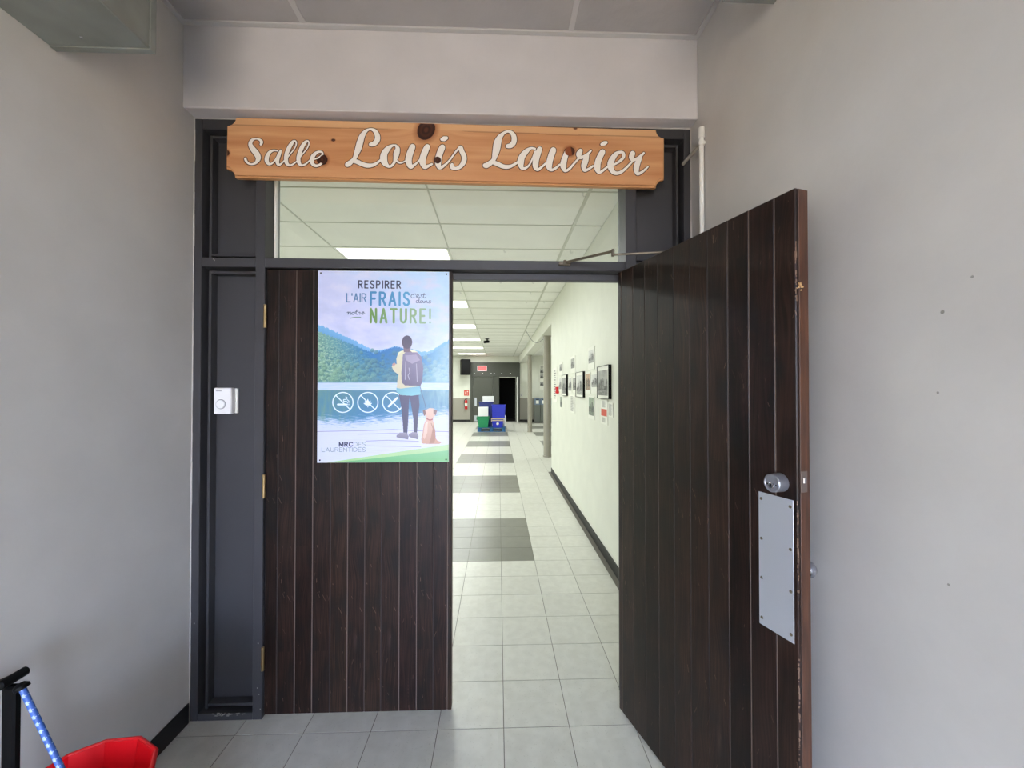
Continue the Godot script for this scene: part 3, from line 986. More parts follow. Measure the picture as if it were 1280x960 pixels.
func hall() -> void:
	var top := HY + 0.2
	var w := lone("wall_hall_right", cbox(Vector3(1.27 - HX, top, 5.6 - 0.135), 0.0), M.hall_wall, Vector3((HX + 1.27) * 0.5, top * 0.5, -(5.6 + 0.135) * 0.5), "cream hall wall hung with rows of pictures", "wall", "", "structure")
	lone("baseboard_hall", cbox(Vector3(0.008, 0.10, 5.6 - 0.14), 0.002), M.rubber, Vector3(HX - 0.004, 0.05, -(5.6 + 0.14) * 0.5), "black skirting below the picture wall of the hall", "baseboard", "", "structure")
	lone("wall_hall_left", cbox(Vector3(0.2, top, -FZ), 0.0), M.hall_wall, Vector3(HL - 0.1, top * 0.5, FZ * 0.5), "cream left side wall of the hall behind the closed plank door", "wall", "", "structure")
	lone("beam", cbox(Vector3(1.27 - HX, top - 2.785, -FZ - 5.6), 0.003), M.hall_wall, Vector3((HX + 1.27) * 0.5, (top + 2.785) * 0.5, (FZ - 5.6) * 0.5), "cream beam over the grey columns in line with the picture wall", "beam", "", "structure")
	lone("wall_alcove_near", cbox(Vector3(3.4, top, 0.2), 0.0), M.hall_wall, Vector3(1.27 + 1.7, top * 0.5, -5.5), "near wall of the side bay beyond the picture wall", "wall", "", "structure")
	lone("wall_alcove_right", cbox(Vector3(0.2, top, -FZ - 5.4), 0.0), M.hall_wall, Vector3(4.6, top * 0.5, (FZ - 5.4) * 0.5), "right wall of the side bay behind the grey columns", "wall", "", "structure")
	# far wall round the dark doorway
	var o := thing("wall_far", Vector3.ZERO, "far end wall of the hall, cream above and grey below", "wall", "", 0.0, "structure")
	span("plaster", Vector3(HL - 0.2, 0, FZ - 0.2), Vector3(0.035, top, FZ), M.hall_wall, o, 0.0)
	span("plaster", Vector3(0.816, 0, FZ - 0.2), Vector3(4.7, top, FZ), M.hall_wall, o, 0.0)
	span("plaster", Vector3(0.035, 2.094, FZ - 0.2), Vector3(0.816, top, FZ), M.hall_wall, o, 0.0)
	span("wainscot", Vector3(HL, 0.10, FZ), Vector3(-1.33, 1.115, FZ + 0.02), M.grey_wall, o, 0.002)
	span("wainscot", Vector3(1.02, 0.10, FZ), Vector3(4.5, 1.115, FZ + 0.02), M.grey_wall, o, 0.002)
	span("skirting", Vector3(HL, 0, FZ), Vector3(-1.33, 0.10, FZ + 0.024), M.rubber, o, 0.002)
	span("skirting", Vector3(1.02, 0, FZ), Vector3(4.5, 0.10, FZ + 0.024), M.rubber, o, 0.002)
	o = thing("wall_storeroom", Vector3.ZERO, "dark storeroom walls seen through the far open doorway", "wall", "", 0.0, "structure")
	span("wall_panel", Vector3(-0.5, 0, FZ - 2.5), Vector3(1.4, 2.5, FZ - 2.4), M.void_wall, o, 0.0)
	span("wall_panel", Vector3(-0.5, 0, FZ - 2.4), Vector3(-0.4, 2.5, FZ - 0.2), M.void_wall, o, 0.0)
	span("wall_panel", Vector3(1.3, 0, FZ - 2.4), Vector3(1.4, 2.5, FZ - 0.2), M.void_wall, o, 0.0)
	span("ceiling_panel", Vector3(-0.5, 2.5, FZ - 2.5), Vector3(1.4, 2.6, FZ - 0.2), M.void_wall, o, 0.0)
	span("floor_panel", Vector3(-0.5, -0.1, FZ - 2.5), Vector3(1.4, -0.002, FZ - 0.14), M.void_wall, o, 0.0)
	# frame of the far double doors
	o = thing("trim_2", Vector3.ZERO, "dark grey frame round the two doors at the far end of the hall", "door frame", "", 0.0, "structure")
	span("header", Vector3(-1.33, 2.13, FZ), Vector3(1.02, 2.815, FZ + 0.06), M.far_frame, o, 0.004)
	for x: Array in [[-1.33, -1.20], [-0.27, 0.035], [0.816, 1.02]]: span("stile", Vector3(x[0], 0, FZ), Vector3(x[1], 2.13, FZ + 0.06), M.far_frame, o, 0.004)
	for x: float in [-1.14, -0.76, -0.35, -0.2, 0.15, 0.57]: part("hook", cbox(Vector3(0.05, 0.035, 0.03), 0.006), M.white_plastic, o, Vector3(x, 2.285, FZ + 0.075))
	o = thing("door_3", Vector3(-1.20, 0, FZ), "closed grey door with a pale push plate at the far end of the hall", "door", "", 0.0, "structure")
	span("leaf", Vector3(0.005, 0.01, 0.0), Vector3(0.925, 2.12, 0.03), M.far_door, o, 0.002)
	span("push_plate", Vector3(0.07, 0.75, 0.03), Vector3(0.17, 1.14, 0.034), M.aluminium, o, 0.001)
	span("kick_plate", Vector3(0.06, 0.03, 0.03), Vector3(0.20, 0.30, 0.034), M.aluminium, o, 0.001)
	o = thing("door_4", Vector3(0.86, 0, FZ + 0.06), "white door leaf standing open at the far dark doorway", "door", "", 0.0, "structure")
	span("leaf", Vector3(0, 0.01, 0.0), Vector3(0.04, 2.11, 0.78), M.white_metal, o, 0.002)
	span("handle", Vector3(-0.05, 1.0, 0.69), Vector3(0.0, 1.05, 0.74), M.steel, o, 0.004)
	span("hinge", Vector3(-0.012, 1.75, -0.01), Vector3(0.0, 1.87, 0.02), M.steel, o, 0.001)
	# columns
	for c: Array in [[1.126, -7.39, 0.088, "nearer round grey column between the picture wall and the side bay"], [1.135, -12.76, 0.080, "farther round grey column in front of the recycling bins"]]:
		o = thing("column", Vector3(c[0], 0, c[1]), c[3], "column", "", 0.0, "structure")
		part("shaft", lathe([Vector2(c[2], 0.0), Vector2(c[2], 2.785)], 32), M.column, o)
		part("base_ring", lathe([Vector2(c[2] + 0.012, 0), Vector2(c[2] + 0.012, 0.03), Vector2(c[2], 0.04)], 32), M.column, o)
		part("cap_plate", cbox(Vector3(c[2] * 2.0, 0.02, c[2] * 2.0), 0.002), M.column, o, Vector3(0, 2.775, 0))
	# ceiling of large panels, some of them lamps
	o = thing("ceiling_001", Vector3.ZERO, "hall ceiling of broad pale tiles seen through the doorway and the transom", "ceiling", "", 0.0, "structure")
	span("slab", Vector3(HL - 0.2, HY + 0.10, FZ - 0.2), Vector3(4.7, HY + 0.2, -0.135), M.gap, o, 0.0)
	span("bay_ceiling", Vector3(1.27, HY + 0.03, FZ), Vector3(4.5, HY + 0.10, -5.6), M.hall_ceiling, o, 0.0)
	span("backing", Vector3(HL, HY + 0.016, FZ), Vector3(HX, HY + 0.02, -0.135), M.gap, o, 0.0)
	var xs := [HL, -5.59, -4.33, -3.07, -1.81, -0.55, 0.71, HX]
	var zs: Array = [-0.135]
	for k in 26: zs.append(-0.505 - 0.6625 * k)
	zs[26] = FZ
	for i in xs.size() - 1:
		for k in zs.size() - 1:
			if (i == 4 or i == 1) and k >= 4 and (k - 4) % 4 == 0 and k < 25:
				var far: String = ["nearest lit ceiling panel, seen through the transom glass", "second lit ceiling panel down the hall", "third lit ceiling panel down the hall", "fourth lit ceiling panel down the hall", "fifth lit ceiling panel down the hall", "farthest lit ceiling panel, close to the end wall"][(k - 4) / 4]
				ceiling_light(xs[i], xs[i + 1], zs[k + 1], zs[k], HY, far if i == 4 else ["nearest", "second", "third", "fourth", "fifth", "farthest"][(k - 4) / 4] + " ceiling panel light of the outer row by the left hall wall", "square ceiling lights of the hall")
				continue
			span("ceiling_tile", Vector3(xs[i] + 0.005, HY, zs[k + 1] + 0.005), Vector3(xs[i + 1] - 0.005, HY + 0.012, zs[k] - 0.005), M.hall_ceiling, o, 0.001)
	ceiling_light(2.2, 3.46, -9.6, -8.94, HY, "lit ceiling panel of the side bay, nearer one", "side bay ceiling lights")
	ceiling_light(2.2, 3.46, -14.6, -13.94, HY, "lit ceiling panel of the side bay, farther one", "side bay ceiling lights")
	for i in range(1, xs.size() - 1):
		var bw := 0.014 if i == 6 else 0.006
		span("ceiling_bar", Vector3(xs[i] - bw, HY - 0.007, FZ), Vector3(xs[i] + bw, HY + 0.001, -0.135), M.hall_bar, o, 0.001)
	for k in range(1, zs.size() - 1):
		span("ceiling_bar", Vector3(HL, HY - 0.0065, zs[k] - 0.006), Vector3(HX, HY + 0.001, zs[k] + 0.006), M.hall_bar, o, 0.001)

func doors() -> void:
	# charcoal frame with side panels and transom
	var o := thing("trim_1", Vector3.ZERO, "charcoal painted wooden frame with panelled sides round the plank doors", "door frame", "", 0.0, "structure")
	var fd := -0.135
	span("stile", Vector3(XL, 0, fd), Vector3(-1.419, YT, 0), M.charcoal, o)
	span("stile", Vector3(0.923, 0, fd), Vector3(XR, YT, 0), M.charcoal, o)
	span("mullion", Vector3(-1.166, 0, fd), Vector3(-1.122, 2.815, 0), M.charcoal, o)
	span("mullion", Vector3(0.629, 0, fd), Vector3(0.681, 2.815, 0), M.charcoal, o)
	span("head_rail", Vector3(-1.419, 2.815, fd), Vector3(0.923, YT, 0), M.charcoal, o)
	span("transom_bar", Vector3(-1.122, 2.152, -0.128), Vector3(0.629, 2.198, 0), M.charcoal, o)
	span("door_stop", Vector3(-1.122, 2.118, -0.10), Vector3(0.629, 2.152, -0.062), M.charcoal, o)
	for s: Array in [[-1.419, -1.166], [0.681, 0.923]]:
		span("side_rail", Vector3(s[0], 2.154, fd), Vector3(s[1], 2.198, 0), M.charcoal, o)
		span("foot_rail", Vector3(s[0], 0, fd), Vector3(s[1], 0.034, 0), M.charcoal, o)
		sidelight(o, s[0], s[1], 0.034, 2.154, s[0] < 0.0)
		sidelight(o, s[0], s[1], 2.198, 2.815, s[0] < 0.0)
	span("glazing_bead", Vector3(-1.122, 2.198, -0.0995), Vector3(-1.112, 2.815, -0.076), M.white_gloss, o, 0.003)
	lone("window_2", cbox(Vector3(1.751, 0.617, 0.005), 0.0), M.glass, Vector3(-0.2465, 2.5065, -0.102), "clear transom pane over the plank doors below the wooden sign", "window", "", "structure")
	rng.seed = 77
	var cs := start()
	var cy := 0.10
	while cy < 2.86:                                                # old white caulk between frame and wall
		var l := rng.randf_range(0.03, 0.12)
		var e := minf(cy + l, 2.862)
		var cw := rng.randf_range(0.002, 0.0045)
		add_box(cs, Vector3(XL + cw * 0.5, (cy + e) * 0.5, 0.001), Vector3(cw, e - cy, 0.004), 0.0)
		if rng.randf() < 0.8: add_box(cs, Vector3(XR - cw * 0.4, (cy + e) * 0.5, 0.001), Vector3(cw * 0.8, e - cy, 0.004), 0.0)
		cy = e
	var cx := XL
	while cx < XR - 0.02:
		var e := minf(cx + rng.randf_range(0.05, 0.2), XR)
		var cw := rng.randf_range(0.0015, 0.0035)
		add_box(cs, Vector3((cx + e) * 0.5, YT - cw * 0.5, 0.001), Vector3(e - cx, cw, 0.004), 0.0)
		cx = e
	part("caulk", cs.commit(), M.lobby_wall, o)
	cs = start()
	for k in 34:                                                    # chipped paint on the foot of the left side
		add_box(cs, Vector3(rng.randf_range(-1.35, -1.19), rng.randf_range(0.022, 0.036), 0.0), Vector3(rng.randf_range(0.002, 0.012), rng.randf_range(0.0015, 0.004), 0.0014), 0.0)
	for q: Array in [[-1.362, 2.190], [-1.358, 2.184], [-1.14, 0.36], [-1.135, 0.12], [-1.142, 0.15], [-1.437, 0.46], [-1.128, 0.05]]:
		add_box(cs, Vector3(q[0], q[1], 0.0), Vector3(0.005, 0.005, 0.0014), 0.0)
	part("paint_chip", cs.commit(), M.filler, o)
	# closed leaf
	o = thing("door_1", Vector3(-1.120, 0, -0.014), "closed dark plank door carrying the lake poster", "door", "", 0.0, "structure")
	door_leaf(o, [0.0, 0.058, 0.142, 0.224, 0.309, 0.391, 0.473, 0.552, 0.639, 0.723, 0.803, 0.872, 0.893], 0.012, 2.146, 0.045, 5)
	for y: float in [1.918, 1.104, 0.285]:
		part("hinge", rod(Vector3(0, y - 0.056, 0.012), Vector3(0, y + 0.056, 0.012), 0.0075, 12), M.brass, o)
	# open leaf: its hinge edge at the right jamb, swung out into the lobby
	o = thing("door_2", Vector3(0.590, 0, 0), "dark plank door swung open into the lobby, with deadbolt and metal push plate", "door", "", -1.285, "structure")
	door_leaf(o, [0.0, 0.028, 0.122, 0.210, 0.299, 0.395, 0.485, 0.573, 0.662, 0.744, 0.833, 0.9], 0.012, 2.143, 0.050, 9)
	var plate := span("push_plate", Vector3(0.777, 0.846, 0.0), Vector3(0.888, 1.252, 0.0022), M.aluminium, o, 0.0008)
	for y: float in [0.868, 0.99, 1.11, 1.232]:
		for x: float in [0.786, 0.879]: screw(plate, Vector3(x, y, 0.0022) - plate.position, 0.0048, M.dark_steel)
	var lock := part("deadbolt", lathe([Vector2(0.0275, 0), Vector2(0.0262, 0.033), Vector2(0.0245, 0.0355), Vector2(0.0215, 0.0355), Vector2(0.0205, 0.0340), Vector2(0, 0.0340)], 32), M.satin, o, Vector3(0.8476, 1.295, 0), Vector3(PI / 2, 0, 0))
	part("cylinder", lathe([Vector2(0.0085, 0.0335), Vector2(0.0085, 0.0365), Vector2(0.007, 0.0375), Vector2(0, 0.0375)], 16), M.chrome, lock, Vector3(0, 0, 0.007))
	part("keyway", cbox(Vector3(0.0022, 0.002, 0.010), 0.0), M.black, lock, Vector3(0, 0.0372, 0.007))
	for sg: float in [-1.0, 1.0]: part("screw_hole", cbox(Vector3(0.004, 0.002, 0.004), 0.0), M.black, lock, Vector3(sg * 0.0135, 0.0336, 0.004))
	var lp := span("latch_plate", Vector3(0.8990, 1.276, -0.037), Vector3(0.9012, 1.336, -0.013), M.old_steel, o, 0.0006)
	part("bolt", cbox(Vector3(0.003, 0.016, 0.010), 0.001), M.steel, lp, Vector3(0.002, 0.004, 0))
	part("knob", lathe([Vector2(0.028, 0), Vector2(0.028, 0.006), Vector2(0.012, 0.012), Vector2(0.011, 0.032), Vector2(0.022, 0.040), Vector2(0.026, 0.052), Vector2(0.022, 0.062), Vector2(0.010, 0.066), Vector2(0, 0.066)], 24), M.chrome, o, Vector3(0.852, 1.030, -0.050), Vector3(-PI / 2, 0, 0))
	rng.seed = 33
	var s := start()
	for k in 9:                                                     # torn fibres on the free edge
		var tr := Transform3D(Basis.from_euler(Vector3(rng.randf_range(-0.5, 0.5), rng.randf_range(-0.6, 0.6), rng.randf_range(-0.7, 0.7))), Vector3(rng.randf_range(0.893, 0.902), 1.858 + rng.randf_range(-0.012, 0.014), rng.randf_range(-0.022, 0.001)))
		add_box(s, Vector3.ZERO, Vector3(0.010, 0.006, 0.005) * rng.randf_range(0.6, 1.2), 0.001, tr)
	part("splinter", s.commit(), M.splinter, o)
	s = start()
	for k in 150:                                                   # bare chips along the worn corner
		var band := rng.randi_range(0, 6)
		var y: float = [0.12, 0.33, 0.52, 0.72, 1.05, 1.18, 1.9][band] + rng.randf_range(-0.09, 0.09)
		add_box(s, Vector3(0.8992 + rng.randf_range(-0.002, 0.001), y, -0.0008 + rng.randf_range(-0.001, 0.0004)), Vector3(rng.randf_range(0.001, 0.004), rng.randf_range(0.002, 0.014) * rng.randf_range(0.4, 1.4), 0.003), 0.0006)
	part("worn_corner", s.commit(), M.bare_wood, o)
	# closer arm from the transom bar to the open leaf
	o = thing("door_closer", Vector3(0.323, 2.181, 0.0), "folding steel closer arm joining transom bar and open door", "door closer")
	part("shoe", cbox(Vector3(0.058, 0.016, 0.018), 0.003), M.dark_steel, o, Vector3(0, 0, 0.009))
	part("pivot", rod(Vector3(0, -0.012, 0.022), Vector3(0, 0.014, 0.022), 0.008), M.dark_steel, o)
	var e := Vector3(0.508, 2.174, 0.200) - o.position
	part("arm", rod(Vector3(0.004, 0.004, 0.022), e + Vector3(0, 0.007, 0), 0.0062), M.dark_steel, o)
	part("elbow", rod(e + Vector3(0, -0.016, 0), e + Vector3(0, 0.016, 0), 0.0075), M.dark_steel, o)
	var bend := Vector3(0.742, 2.160, 0.262) - o.position
	part("forearm", rod(e + Vector3(0, -0.008, 0), bend, 0.0048), M.dark_steel, o)
	part("spindle", rod(bend + Vector3(0, 0.008, 0), bend + Vector3(0.016, -0.06, 0.0), 0.008), M.steel, o)
	var u := Basis(Vector3.UP, -1.285)
	var body := part("body", cbox(Vector3(0.24, 0.062, 0.045), 0.004), M.grey_plastic, o, Vector3(0.590, 2.075, 0) + u * Vector3(0.25, 0, -0.0735) - o.position)
	body.basis = u

func front_things() -> void:
	# pine sign
	var o := thing("name_sign", Vector3(-1.2893, 2.572, 0.003), "pale pine sign with notched corners and white script over the doors", "sign")
	o.rotation.z = -0.0078
	var w := 2.1004
	var h := 0.286
	var poly := PackedVector2Array()
	var r := 0.040
	for c: Array in [[0.0, 0.0, 90.0, 0.0], [w, 0.0, 180.0, 90.0], [w, h, 270.0, 180.0], [0.0, h, 360.0, 270.0]]:
		for k in 9:
			var a := deg_to_rad(lerpf(c[2], c[3], k / 8.0))
			poly.append(Vector2(c[0], c[1]) + Vector2(cos(a), sin(a)) * r)
	part("back_board", prism(poly, 0.0, 0.020), M.pine_side, o)
	var inner: PackedVector2Array = Geometry2D.offset_polygon(poly, -0.008)[0]
	part("board", prism(inner, 0.020, 0.030, Vector2.ZERO, Vector2(w, h)), M.pine, o)
	var names := ["salle", "louis", "laurier"]
	var words := [[
		"163,154,13 166,167,15 155,177,11 139,180,9 122,173,15 114,153,20 126,131,26 143,110,28 152,89,25 144,69,16 127,59,10 109,61,10 96,73,12 92,84,13",
		"242,125,8 224,127,10 205,118,16 193,96,20 192,75,20 203,61,13 219,67,9 235,88,8 247,114,10|256,127,12 250,108,16 243,88,18 241,71,18 248,58,13 260,65,9 276,82,7",
		"276,79,8 298,109,7 320,139,7 328,162,8 323,174,9 312,170,15 298,148,20 285,118,20 281,92,20 284,69,18 296,58,12 312,62,9 334,80,7",
		"334,80,8 357,112,7 378,140,7 387,164,8 382,176,9 371,171,15 357,150,20 345,120,20 339,93,20 342,71,18 353,59,12 372,65,9 393,85,7",
		"414,90,7 433,98,8 450,111,10 449,124,10 433,126,12 414,114,18 403,95,20 403,72,18 418,59,15 437,63,12 456,80,9 463,89,7"], [
		"678,168,21 693,172,24 707,188,26 709,208,25 699,230,21 684,240,14 668,240,11 651,229,18 636,206,27 627,177,31 620,149,31 611,124,25 603,101,20 592,87,20 580,76,24 569,68,25|589,87,17 614,83,22 636,73,22 661,66,22 686,68,18 705,77,14 724,93,11",
		"797,167,10 779,165,13 759,150,25 743,127,31 739,102,35 746,80,29 763,65,15 777,68,13 790,85,14 796,106,22 800,129,29 805,151,22 797,166,11|801,92,11 813,84,10 826,84,8 843,93,8",
		"876,163,28 867,139,31 859,113,32 858,88,31 868,66,22 883,73,14 898,86,10 912,101,10|946,164,28 936,141,31 927,115,31 924,90,31 934,66,21 951,71,15 969,81,11",
		"1018,164,29 1009,143,31 1001,117,31 998,92,31 1004,66,20 1020,70,15 1040,87,11 1059,110,10 1081,142,10 1098,162,11|1016,202,18 1026,205,25 1037,209,18",
		"1105,164,24 1112,145,24 1122,123,25 1121,98,25 1107,75,20 1085,63,17 1065,68,20 1065,81,17"], [
		"1331,178,21 1348,182,25 1361,199,26 1362,223,25 1352,242,20 1334,250,13 1314,242,15 1294,221,26 1283,194,36 1278,164,36 1272,137,30 1264,110,21 1249,94,25 1232,82,26 1224,81,25|1255,100,18 1285,89,23 1309,79,21 1332,77,20 1355,84,15 1380,101,12",
		"1464,169,12 1444,171,13 1421,154,25 1401,127,31 1395,100,33 1401,75,20 1418,73,13 1438,91,10 1454,125,9 1466,155,12|1487,168,26 1478,142,28 1469,112,30 1468,82,28 1478,67,15 1495,79,12 1518,100,10",
		"1553,165,30 1543,137,31 1535,107,31 1533,83,30 1545,68,16 1565,77,13 1585,95,11|1624,165,26 1613,139,26 1604,108,30 1603,85,30 1611,65,15 1630,74,13 1653,100,11 1680,131,11",
		"1686,165,23 1678,147,28 1685,132,18 1703,138,15 1726,155,12 1737,168,10|1721,148,16 1712,121,28 1703,94,28 1705,71,18 1723,75,13 1747,92,11",
		"1794,163,28 1780,136,30 1770,106,31 1769,79,30 1777,61,15 1794,70,13 1818,90,11|1789,199,15 1800,204,22 1811,209,16",
		"1845,99,10 1875,117,13 1896,139,16 1896,159,16 1881,164,15 1858,152,23 1838,121,30 1833,94,31 1845,67,23 1865,60,18 1889,69,15 1916,93,12 1946,127,11",
		"1942,160,26 1936,140,26 1943,127,16 1963,134,15 1986,152,13 1997,163,11|1981,142,18 1966,111,28 1960,84,28 1966,60,18 1987,68,13 2007,85,11 2019,97,7"]]
	for k in 3:
		var word: Array = words[k]
		for one: String in word:
			var white := start()
			var dark := start()
			var layer := 0
			for t in one.split("|"):
				var raw: Array = []
				for q in t.split(" ", false):
					var n := q.split(",")
					raw.append(Vector3(float(n[0]), float(n[1]) + 2.0, float(n[2])) * 0.001)
				add_ribbon(dark, raw, 0.0030, 0.0301 + layer * 0.0001)
				add_ribbon(white, raw, -0.0004, 0.0307 + layer * 0.0005)
				layer += 1
			var l := part("letter", white.commit(), M.letter, o)
			part("letter_outline", dark.commit(), M.outline, l)
	for kn: Array in [[0.218, 0.68, 14.0], [0.474, 0.64, 11.0], [0.777, 0.43, 15.0]]:     # knots that have broken through the paint
		var ring := PackedVector2Array()
		for k in 18: ring.append(Vector2(kn[0] * w, h * (1.0 - kn[1])) + Vector2.from_angle(TAU * k / 18.0) * (kn[2] / 1400.0 * w))
		part("knot", prism(ring, 0.0300, 0.0320, Vector2.ZERO, Vector2(w, h)), M.pine, o)
	# poster
	o = thing("poster", Vector3(-0.558, 1.213, -0.0138), "lake poster of a hiker and a dog screwed to the closed door", "poster")
	part("panel", cbox(Vector3(0.632, 0.930, 0.003), 0.0004), M.white_plastic, o, Vector3(0, 0.465, 0.0015))
	part("print", prism(PackedVector2Array([Vector2(-0.3155, 0.0006), Vector2(0.3155, 0.0006), Vector2(0.3155, 0.9294), Vector2(-0.3155, 0.9294)]), 0.003, 0.0032, Vector2(-0.3155, 0.0006), Vector2(0.631, 0.9288)), M.poster, o)
	for x: float in [-0.303, 0.303]:
		for y: float in [0.012, 0.918]: screw(o, Vector3(x, y, 0.003), 0.0042, M.black)
	# thermostat on the side panel
	o = thing("thermostat", Vector3(-1.334, 1.447, -0.0718), "small white thermostat with a round dial on the charcoal side panel", "thermostat")
	part("base", cbox(Vector3(0.090, 0.122, 0.012), 0.002), M.white_metal, o, Vector3(0.006, 0.0635, 0.006))
	part("cover", cbox(Vector3(0.084, 0.127, 0.034), 0.005), M.white_plastic, o, Vector3(0, 0.0635, 0.029))
	part("dial", lathe([Vector2(0.021, 0), Vector2(0.021, 0.003), Vector2(0.019, 0.006), Vector2(0, 0.007)], 28), M.white_plastic, o, Vector3(-0.006, 0.048, 0.046), Vector3(PI / 2, 0, 0))
	part("dial_groove", lathe([Vector2(0.0235, 0), Vector2(0.0235, 0.0008), Vector2(0.0205, 0.0008)], 28), M.grey_plastic, o, Vector3(-0.006, 0.048, 0.0458), Vector3(PI / 2, 0, 0))
	part("slot", cbox(Vector3(0.026, 0.003, 0.001), 0.0), M.grey_plastic, o, Vector3(-0.016, 0.112, 0.0462))
	# galvanised ducts along both side walls
	for d: Array in [[XL, -1.141, 2.682, 0.611, "galvanised sheet metal duct running along the top of the left wall"], [0.782, XR, 2.914, 0.614, "end of a metal duct high on the right wall"]]:
		o = thing("duct", Vector3(d[0], d[2], d[3]), d[4], "duct")
		var wd: float = d[1] - d[0]
		var hd: float = YC - d[2] - 0.001
		span("casing", Vector3(0.001, 0, 0.004), Vector3(wd, hd, BZ - d[3] - 0.01), M.duct, o, 0.001)
		span("flange", Vector3(0.001, -0.004, 0.0), Vector3(wd + 0.004, 0.0, 0.022), M.duct, o, 0.001)
		if d[0] == XL:
			span("flange", Vector3(wd, -0.004, 0.0), Vector3(wd + 0.006, hd, 0.022), M.duct, o, 0.001)
			span("seam", Vector3(wd - 0.002, -0.003, 0.022), Vector3(wd + 0.003, 0.003, BZ - d[3] - 0.01), M.duct, o, 0.001)
			part("rivet", lathe([Vector2(0.005, 0), Vector2(0.003, 0.003), Vector2(0, 0.003)], 8), M.grey_plastic, o, Vector3(0.135, 0, 0.055), Vector3(PI, 0, 0))
		else:
			span("flange", Vector3(-0.006, -0.004, 0.0), Vector3(0.0, hd, 0.022), M.duct, o, 0.001)
	# white pipe in the right corner
	o = thing("pipe", Vector3(0.944, 0, 0.134), "thin white pipe with a capped top in the corner behind the open door", "pipe")
	part("tube", rod(Vector3.ZERO, Vector3(0, 2.76, 0), 0.0108, 16), M.white_metal, o)
	part("cap", rod(Vector3(0, 2.738, 0), Vector3(0, 2.786, 0), 0.0140, 16), M.white_metal, o)
	part("clamp", lathe([Vector2(0.0108, 2.700), Vector2(0.0138, 2.700), Vector2(0.0138, 2.722), Vector2(0.0108, 2.722)], 16), M.white_metal, o)
	part("clamp_ear", cbox(Vector3(0.012, 0.012, 0.006), 0.001), M.white_metal, o, Vector3(0.009, 2.711, 0.010))
	part("strap", rod(Vector3(-0.004, 2.706, -0.004), Vector3(-0.030, 2.685, -0.128), 0.0085, 8), M.column, o)
	# cleaning cart, mop bucket and mop in the left corner of the view
	o = thing("cleaning_cart", Vector3(-1.20, 0, 0.90), "black cleaning cart post with a sloping top at the left edge", "cart")
	span("deck", Vector3(-0.22, 0.10, -0.19), Vector3(0.26, 0.13, 0.24), M.black, o, 0.006)
	span("post", Vector3(-0.172, 0.13, -0.112), Vector3(-0.136, 0.745, -0.090), M.black, o, 0.005)
	part("sloping_handle", cbox(Vector3(0.100, 0.016, 0.060), 0.005), M.black, o, Vector3(-0.196, 0.744, -0.100), Vector3(0, 0, 0.42))
	part("end_cap", rod(Vector3(-0.150, 0.764, -0.132), Vector3(-0.150, 0.764, -0.068), 0.0125), M.black, o)
	for x: float in [-0.18, 0.22]:
		for z: float in [-0.15, 0.20]:
			part("caster", rod(Vector3(x - 0.014, 0.05, z), Vector3(x + 0.014, 0.05, z), 0.05, 20), M.rubber, o)
			part("fork", cbox(Vector3(0.044, 0.05, 0.02), 0.002), M.steel, o, Vector3(x, 0.08, z))
	var top: Array = []
	var bot: Array = []
	for a: float in [-140.0, -112.0, -79.0, -45.0, -20.0, 20.0, 60.0, 100.0, 140.0, 180.0]:
		top.append(Vector2.from_angle(deg_to_rad(a)) * 0.164)
		bot.append(Vector2.from_angle(deg_to_rad(a)) * 0.115)
	o = thing("mop_bucket", Vector3(-1.13, 0.1302, 0.85), "red plastic mop bucket below the blue mop handle in the left corner", "bucket")
	part("pail", shell(top, bot, 0.37, 0.955), M.red, o)
	var rp: Array = []
	for k in top.size() + 1: rp.append(Vector3(top[k % top.size()].x, 0.368, top[k % top.size()].y))
	part("rim", tube(rp, 0.006, 8), M.red, o)
	o = thing("mop", Vector3(-1.059, 0.30, 0.84), "blue and white patterned mop handle with a black cap leaning in the red bucket", "mop handle")
	var hi := Vector3(-1.284, 0.772, 0.840) - o.position
	part("shaft", lathe([Vector2(0, 0), Vector2(0.0074, 0), Vector2(0.0074, hi.length() - 0.01), Vector2(0, hi.length() - 0.01)], 14, along(Vector3(0, 0, 0), hi)), M.braid, o)
	part("cap", lathe([Vector2(0.009, -0.012), Vector2(0.016, -0.010), Vector2(0.016, -0.002), Vector2(0.008, 0.006), Vector2(0, 0.007)], 16, along(hi, hi * 2.0)), M.black, o)


